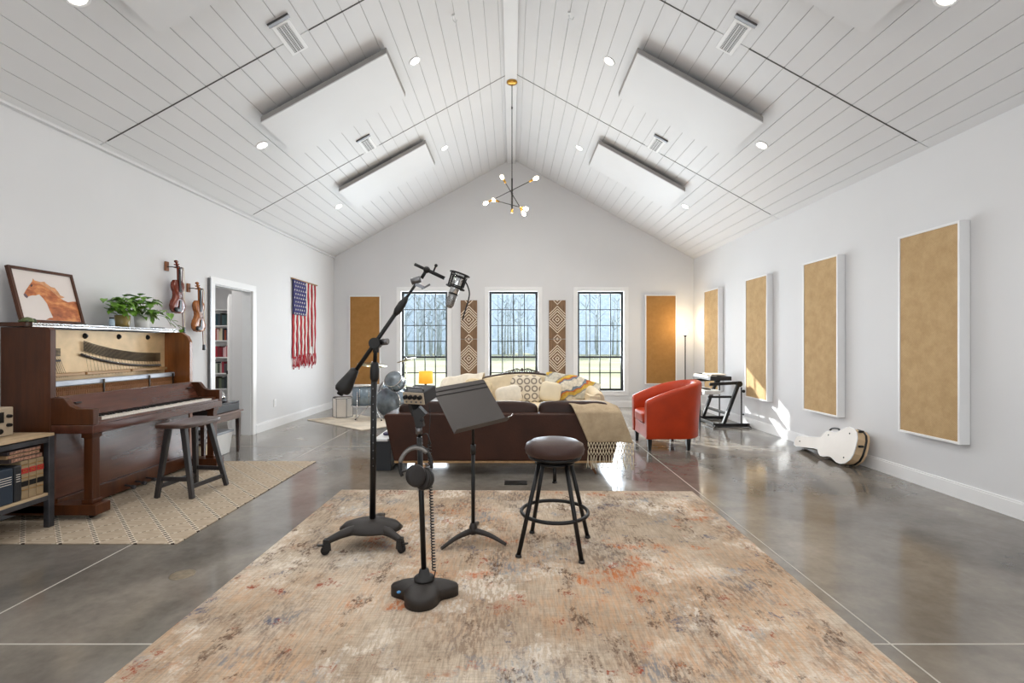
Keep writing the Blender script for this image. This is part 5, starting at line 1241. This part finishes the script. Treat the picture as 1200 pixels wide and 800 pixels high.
# ================================================================== RED ARMCHAIR
o = thing('barrel_armchair', 'red-orange leather barrel armchair facing left beside the leather sofa', 'armchair', (1.98, 6.18, 0))
ccx, ccy, hwy = 2.02, 6.18, .36
def upath(t):
    Ls = .40; R = hwy-.05; arc = math.pi*R; tot = 2*Ls+arc; s = t*tot
    if s < Ls: return V((ccx-Ls+s, ccy-R, 0)), V((0, -1, 0))
    if s < Ls+arc: a = -math.pi/2+(s-Ls)/R; return V((ccx+R*math.cos(a)*.92, ccy+R*math.sin(a), 0)), V((math.cos(a), math.sin(a), 0))
    s -= Ls+arc; return V((ccx-s, ccy+R, 0)), V((0, 1, 0))
b = MB(); n = 48; rings = []
for i in range(n+1):
    t = i/n; p, nn_ = upath(t); w_ = math.sin(math.pi*t)**.9; zt = .60+.235*w_; out_ = .01+.03*w_
    ring = []
    for off, z in ((.045, .14), (.05, .30), (.05+out_, zt-.06), (.048+out_, zt-.015), (.02+out_, zt), (-.02+out_, zt), (-.045+out_, zt-.02), (-.05, zt-.10), (-.05, .30), (-.045, .14)):
        ring.append(b.v(p+nn_*off+V((0, 0, z))))
    rings.append(ring)
for A, B in zip(rings, rings[1:]):
    for k in range(10): b.f([A[k], A[(k+1)%10], B[(k+1)%10], B[k]], True)
b.f(rings[0][::-1]); b.f(rings[-1]); b.build('shell', M['red'], o, bevel=.012, seg=3)
MB().soft((ccx-.08, ccy, .375), (.66, .56, .17), 6, None, 12).build('seat_cushion', M['red'], o)
pts = [(ccx-.385, ccy-.30), (ccx+.05, ccy-.30), (ccx+.24, ccy-.15), (ccx+.24, ccy+.15), (ccx+.05, ccy+.30), (ccx-.385, ccy+.30)]
MB().prism(pts, lambda x, y: V((x, y, .14)), lambda x, y: V((x, y, .30))).build('seat_base', M['red'], o, bevel=.01)
for x, y in ((ccx-.35, ccy-.30), (ccx+.12, ccy-.30), (ccx-.35, ccy+.30), (ccx+.12, ccy+.30)):
    MB().hexa([(x-.018, y-.018, .0005), (x+.018, y-.018, .0005), (x+.018, y+.018, .0005), (x-.018, y+.018, .0005)], [(x-.026, y-.026, .14), (x+.026, y-.026, .14), (x+.026, y+.026, .14), (x-.026, y+.026, .14)]).build('leg', M['ebony'], o)
# ================================================================== FLOOR LAMP
q = V((P(803, 400, 9.5).x, 9.5, 0)); o = thing('floor_lamp', 'thin black floor lamp with a glowing bulb in the far right corner', 'lamp', q)
MB().lathe([(0, 0.0005), (.13, .0005), (.13, .015), (.03, .03), (0, .03)], q, 32).build('base', M['black'], o)
MB().tube([q+V((0, 0, .02)), q+V((0, 0, 1.46))], .011, 12).build('pole', M['black'], o)
MB().lathe([(.012, 1.44), (.03, 1.46), (.03, 1.475), (.012, 1.48)], q, 20).build('socket', M['black'], o)
MB().lathe([(.014, 1.48), (.036, 1.50), (.045, 1.54), (.034, 1.58), (0, 1.595)], q, 24).build('bulb', M['glow'], o)
pl = bpy.data.lights.new('floor_lamp_light', 'POINT'); pl.energy = 9; pl.color = (1, .78, .48); pl.shadow_soft_size = .08
lo = bpy.data.objects.new('floor_lamp_light', pl); COL.objects.link(lo); lo.parent = o; lo.location = (0, 0, 1.70)

# ================================================================== KEYBOARD STAND by the right wall
o = thing('keyboard_stand', 'black folding two-tier keyboard stand by the right wall', 'keyboard stand', (3.3, 7.9, 0))
def KP(px, py, Y): return P(px, py, Y)
A = lambda x, y, z: V((x+.08, y, z))
for y in (7.55, 8.35):
    f = MB(); f.bar(A(3.05, y, .03), A(3.62, y, .03), .05, .05); f.bar(A(3.22, y, .05), A(3.45, y, .66), .045, .055, (0, 1, 0)); f.bar(A(3.0, y, .665), A(3.5, y, .69), .04, .045)
    f.bar(A(3.5, y, .05), A(3.5, y, .62), .018, .018); f.bar(A(2.98, y, .47), A(3.34, y, .47), .035, .035)
    f.cyl(A(3.46, y-.035, .67), A(3.46, y+.035, .67), .045, n=18); f.build('side_frame', M['darkmetal'] if 0 else M['black'], o, bevel=.004)
    MB().tube([A(3.6, y, .03), A(3.58, y-.14 if y < 8 else y+.14, .012)], .011, 8).build('foot', M['blackp'], o)
    MB().tube([A(3.08, y, .03), A(3.05, y-.10 if y < 8 else y+.1, .012)], .011, 8).build('foot', M['blackp'], o)
MB().bar(A(3.3, 7.55, .2), A(3.3, 8.35, .2), .04, .04).bar(A(3.08, 7.55, .04), A(3.08, 8.35, .04), .04, .04).build('crossbar', M['black'], o, bevel=.004)
MB().ball(A(3.52, 7.52, .56), .025, 8).build('knob', M['black'], o); MB().ball(A(3.52, 7.53, .2), .015, 8).build('knob', M['black'], o)
def keyb(x0, x1, y0, y1, z, lab, body, tilt=0):
    o = thing('electronic_keyboard', lab, 'keyboard', ((x0+x1)/2, (y0+y1)/2, z))
    MB().box((x0, y0, z), (x1, y1, z+.065)).build('body', body, o, bevel=.008)
    k = MB(); n = 36; w_ = (y1-y0-.12)/n
    for i in range(n): k.box((x0-.004, y0+.06+i*w_+.0015, z+.035), (x0+.13, y0+.06+(i+1)*w_-.0015, z+.072))
    k.build('white_keys', M['ivory'], o)
    k = MB()
    for i in range(n):
        if i % 7 in (2, 6): continue
        k.box((x0+.05, y0+.06+(i+1)*w_-.006, z+.072), (x0+.13, y0+.06+(i+1)*w_+.006, z+.082))
    k.build('black_keys', M['ebony'], o)
    MB().box((x1-.12, y0+.2, z+.066), (x1-.03, y1-.2, z+.070)).build('control_panel', M['steel'], o)
keyb(3.14, 3.48, 7.66, 8.42, .7145, 'upper keyboard on the two-tier stand by the right wall', M['bkblk'])
keyb(3.06, 3.32, 7.70, 8.44, .4885, 'lower keyboard on the two-tier stand by the right wall', M['white'])
# bench with paper and red book
o = thing('keyboard_bench', 'small grey bench behind the red armchair next to the keyboard stand', 'bench', (2.8, 7.72, 0))
MB().soft((2.72, 7.62, .53), (.46, .32, .07), 8, None, 10).build('seat', plain('grey_pad', (112, 108, 116), .6), o)
for x in (2.53, 2.91):
    for y in (7.5, 7.74): MB().box((x-.012, y-.012, .0005), (x+.012, y+.012, .50)).build('leg', M['darkmetal'], o)
MB().bar((2.53, 7.5, .2), (2.91, 7.5, .44), .02, .02).bar((2.91, 7.5, .2), (2.53, 7.5, .44), .02, .02).build('brace', M['black'], o)
z = .783; tag(MB().box((3.18, 7.72, .797), (3.42, 8.08, .812)).build('sheet_music', M['cream2'], bevel=.002), 'pale music book lying on the upper keyboard', 'music book')
tag(MB().box((2.58, 7.52, .567), (2.84, 7.72, .59)).build('music_book', plain('red_book', (186, 100, 84), .5), bevel=.002), 'reddish music book lying on the grey bench', 'music book')

# ================================================================== GUITAR CASE
o = thing('guitar_case', 'cream hard guitar case lying on its edge against the right wall', 'guitar case', (3.55, 5.5, 0))
half = [(0, .205), (.06, .20), (.14, .19-.005), (.21, .165), (.28, .135), (.33, .125), (.39, .13), (.46, .135), (.52, .12), (.56, .085), (.60, .062), (.80, .055), (1.0, .055), (1.05, .05), (1.075, .0)]
half = [(-.03, 0), (-.025, .08), (.0, .14), (.06, .185), (.13, .20), (.20, .188), (.26, .16), (.31, .138), (.36, .136), (.43, .148), (.49, .14), (.53, .11), (.56, .075), (.62, .066), (.98, .066), (1.03, .05), (1.045, 0)]
pts = half+[(a, -b_) for a, b_ in half[::-1][1:-1]]
lean = math.radians(14); y00 = 4.98; xb0 = 3.575; zc_ = .224
def gc(s, w_, d):   # s along +Y (slight inward), w up, d toward the room
    zz = zc_-.145*s+w_*math.cos(lean)+d*math.sin(lean); return V((xb0+w_*math.sin(lean)-d*math.cos(lean)-s*.0, y00+s, zz))
MB().prism(pts, lambda s, w_: gc(s, w_, .048), lambda s, w_: gc(s, w_, .062)).build('top_face', M['casewhite'], o, bevel=.006, seg=3)
MB().prism([(a+.006 if a < .5 else a-.004, b_*.965) for a, b_ in pts], lambda s, w_: gc(s, w_, -.03), lambda s, w_: gc(s, w_, .0485)).build('lid_wall', M['caseside'], o)
MB().prism(pts, lambda s, w_: gc(s, w_, -.052), lambda s, w_: gc(s, w_, -.030)).build('dark_rim', M['ebony'], o, bevel=.004)
MB().prism([(a, b_*.97) for a, b_ in pts], lambda s, w_: gc(s, w_, -.075), lambda s, w_: gc(s, w_, -.052)).build('base_shell', M['caseside'], o)
MB().tube([gc(s, w_*1.0, .06) for s, w_ in pts], .004, 6, True).build('piping', M['trim'], o)
st_ = MB()
for s, w_ in ((.10, .13), (.10, -.13), (.93, .0), (.43, .10)): st_.ball(gc(s, w_, .062), .008, 6)
st_.build('studs', M['black'], o)
hd_ = MB().tube(bez([gc(.36, .135, .0), gc(.38, .185, .0), gc(.50, .185, .0), gc(.54, .12, .0)], 8), .010, 10).build('handle', M['ebony'], o)
for s, w_ in ((.02, .165), (-.03, .01)):
    c_ = gc(s-.004, w_, .01); MB().soft(c_, (.055, .02, .024), 5, None, 6).build('latch', M['black'], o)
for s0 in (.7, .9): MB().soft(gc(s0, .069, .01), (.05, .05, .014), 5, None, 6).build('latch', M['black'], o)

# ================================================================== DRUM CORNER
dr = FL(422, 504); cor = [FL(360, 492), FL(424, 504.5), FL(478, 496), FL(418, 486)]
r_ = MB(); r_.hexa([V((p.x, p.y, .001)) for p in cor], [V((p.x, p.y, .010)) for p in cor]); o = r_.build('drum_rug', plain('cream_tan_rug', (202, 190, 172), .95, var=.18, scale=4, bmp=.3)); tag(o, 'cream and tan rug lying askew under the drum kit', 'rug')
def drum(c, r, depth, axis, nm, lab, cat, head=M['drumhead']):
    R = V(axis).to_track_quat('Z', 'Y').to_matrix(); o = thing(nm, lab, cat, (c[0], c[1], max(.001, c[2]-r)), group='drum kit'); c = V(c)
    MB().lathe([(r*.97, -depth/2), (r*.97, depth/2)], c, 36, R).build('shell', M['drum'], o)
    for s in (-1, 1):
        MB().lathe([(0, s*depth/2), (r*.96, s*depth/2), (r*.96, s*(depth/2+.004)), (0, s*(depth/2+.006))], c, 36, R).build('drum_head', head, o)
        MB().tube([c+R@V((r*math.cos(6.2832*k/36), r*math.sin(6.2832*k/36), s*(depth/2-.004))) for k in range(36)], .009, 6, True).build('hoop', M['chrome'], o)
    lg = MB()
    for k in range(8):
        a = 6.2832*k/8; e = R@V((math.cos(a), math.sin(a), 0)); lg.tube([c+e*r+R@V((0, 0, -depth/2)), c+e*r+R@V((0, 0, depth/2))], .004, 6); lg.ball(c+e*r, .012, 6)
    lg.build('lugs', M['chrome'], o); return o
cT = P(425.5, 463, 8.3); o = drum(cT, .195, .34, (0, 0, 1), 'floor_tom', 'blue-grey chrome-rimmed floor tom on legs in the drum corner', 'drum')
for a in (20, 140, 260):
    e = V((math.cos(math.radians(a)), math.sin(math.radians(a)), 0)); MB().tube([V((cT.x, cT.y, 0))+e*.205+V((0, 0, cT.z+.08)), V((cT.x, cT.y, 0))+e*.205+V((0, 0, .08)), V((cT.x, cT.y, 0))+e*.225+V((0, 0, .016))], .007, 8).build('leg', M['chrome'], o)
cK = P(461, 473, 8.75); cK.z = .262; head2 = plain('pearl_head', (130, 140, 148), .3, .2, var=.5, scale=7)
o = drum(cK, .25, .36, (-.35, -1, .0), 'bass_drum', 'grey swirl bass drum standing on its side beside the window', 'drum', head2)
cR = P(463, 447, 8.42); o = drum(cR, .15, .2, (-.2, -.8, .55), 'rack_tom', 'small round rack tom mounted above the bass drum', 'drum', head2)
MB().tube([cR+V((0, .05, -.12)), V((cK.x, cK.y, cK.z+.264))], .010, 8).build('mount_post', M['chrome'], o)
cR2 = P(450, 455, 9.2); o = drum(cR2, .10, .14, (-.8, -.4, .4), 'snare_drum', 'little snare drum left of the rack tom', 'drum', head2)
MB().tube([cR2+V((0, 0, -.08)), V((cR2.x, cR2.y, .03))], .009, 8).build('stand_post', M['chrome'], o)
for a in (90, 210, 330):
    e = V((math.cos(math.radians(a)), math.sin(math.radians(a)), 0)); MB().tube([V((cR2.x, cR2.y, .22)), V((cR2.x, cR2.y, .02))+e*.2], .007, 8).build('leg', M['chrome'], o)
def cym(p, r, tilt, lab, boom=None):
    R = Euler(tilt).to_matrix(); o = thing('cymbal_stand', lab, 'cymbal stand', (p.x, p.y, 0), group='cymbal stands')
    MB().lathe([(0, .028), (.02, .026), (.034, .012), (.05, .008), (r, -.012), (r, -.0135), (.05, .005), (0, .01)], p, 40, R).build('cymbal', M['cymbal'], o)
    MB().tube([p+V((0, 0, .05)), V((p.x, p.y, .25))], .008, 8).build('post', M['chrome'], o)
    for a in (80, 200, 320):
        e = V((math.cos(math.radians(a)), math.sin(math.radians(a)), 0)); lg_ = MB().tube([V((p.x, p.y, .30)), V((p.x, p.y, .018))+e*.27], .008, 8); lg_ = lg_.build('leg', M['chrome'], o)
        MB().ball(V((p.x, p.y, .024))+e*.27, .014, 6).build('rubber_foot', M['black'], lg_)
cym(P(436, 426.5, 8.25), .245, (.10, .13, 0), 'crash cymbal on a chrome stand above the floor tom')
cym(P(476, 421, 9.35), .19, (.12, -.25, 0), 'smaller tilted cymbal on a stand in front of the left window')
# low throne tripod
q = P(424, 492, 7.75); q.z = 0
# white wire lattice basket
q = FL(399, 490); q.y += .12; o = thing('folding_basket', 'white panelled cajon-like box with thin dark edges on the drum rug', 'box', (q.x, q.y, .0105)); W2 = .17
hx_ = [(q.x+W2*math.cos(math.radians(a)), q.y+W2*math.sin(math.radians(a))) for a in range(10, 370, 60)]
MB().prism(hx_, lambda x, y: V((x, y, .0115)), lambda x, y: V((x, y, .34))).build('panels', M['casewhite'], o)
ed = MB()
for x, y in hx_: ed.tube([(x, y, .0175), (x, y, .345)], .005, 6)
for z in (.0175, .345): ed.tube([(x, y, z) for x, y in hx_], .005, 6, True)
ed.build('edges', M['darkmetal'], o)
dk = thing('drum_sticks', 'pair of dark drumsticks lying across the top of the white box', 'drumsticks', (q.x, q.y, .351))
MB().tube([(q.x-.17, q.y-.02, .358), (q.x+.2, q.y+.03, .358)], .007, 8).build('stick', M['darkwood'], dk); MB().tube([(q.x-.17, q.y+.05, .358), (q.x+.2, q.y+.06, .358)], .007, 8).build('stick', M['darkwood'], dk)
# stain ring on concrete
q = FL(214, 673); struct(MB().lathe([(0, .0007), (.02, .0009), (.06, .0008), (.065, .0004)], (q.x, q.y, 0), 24).build('floor_stain', plain('stain', (128, 116, 98), .3, var=.3, scale=30)))
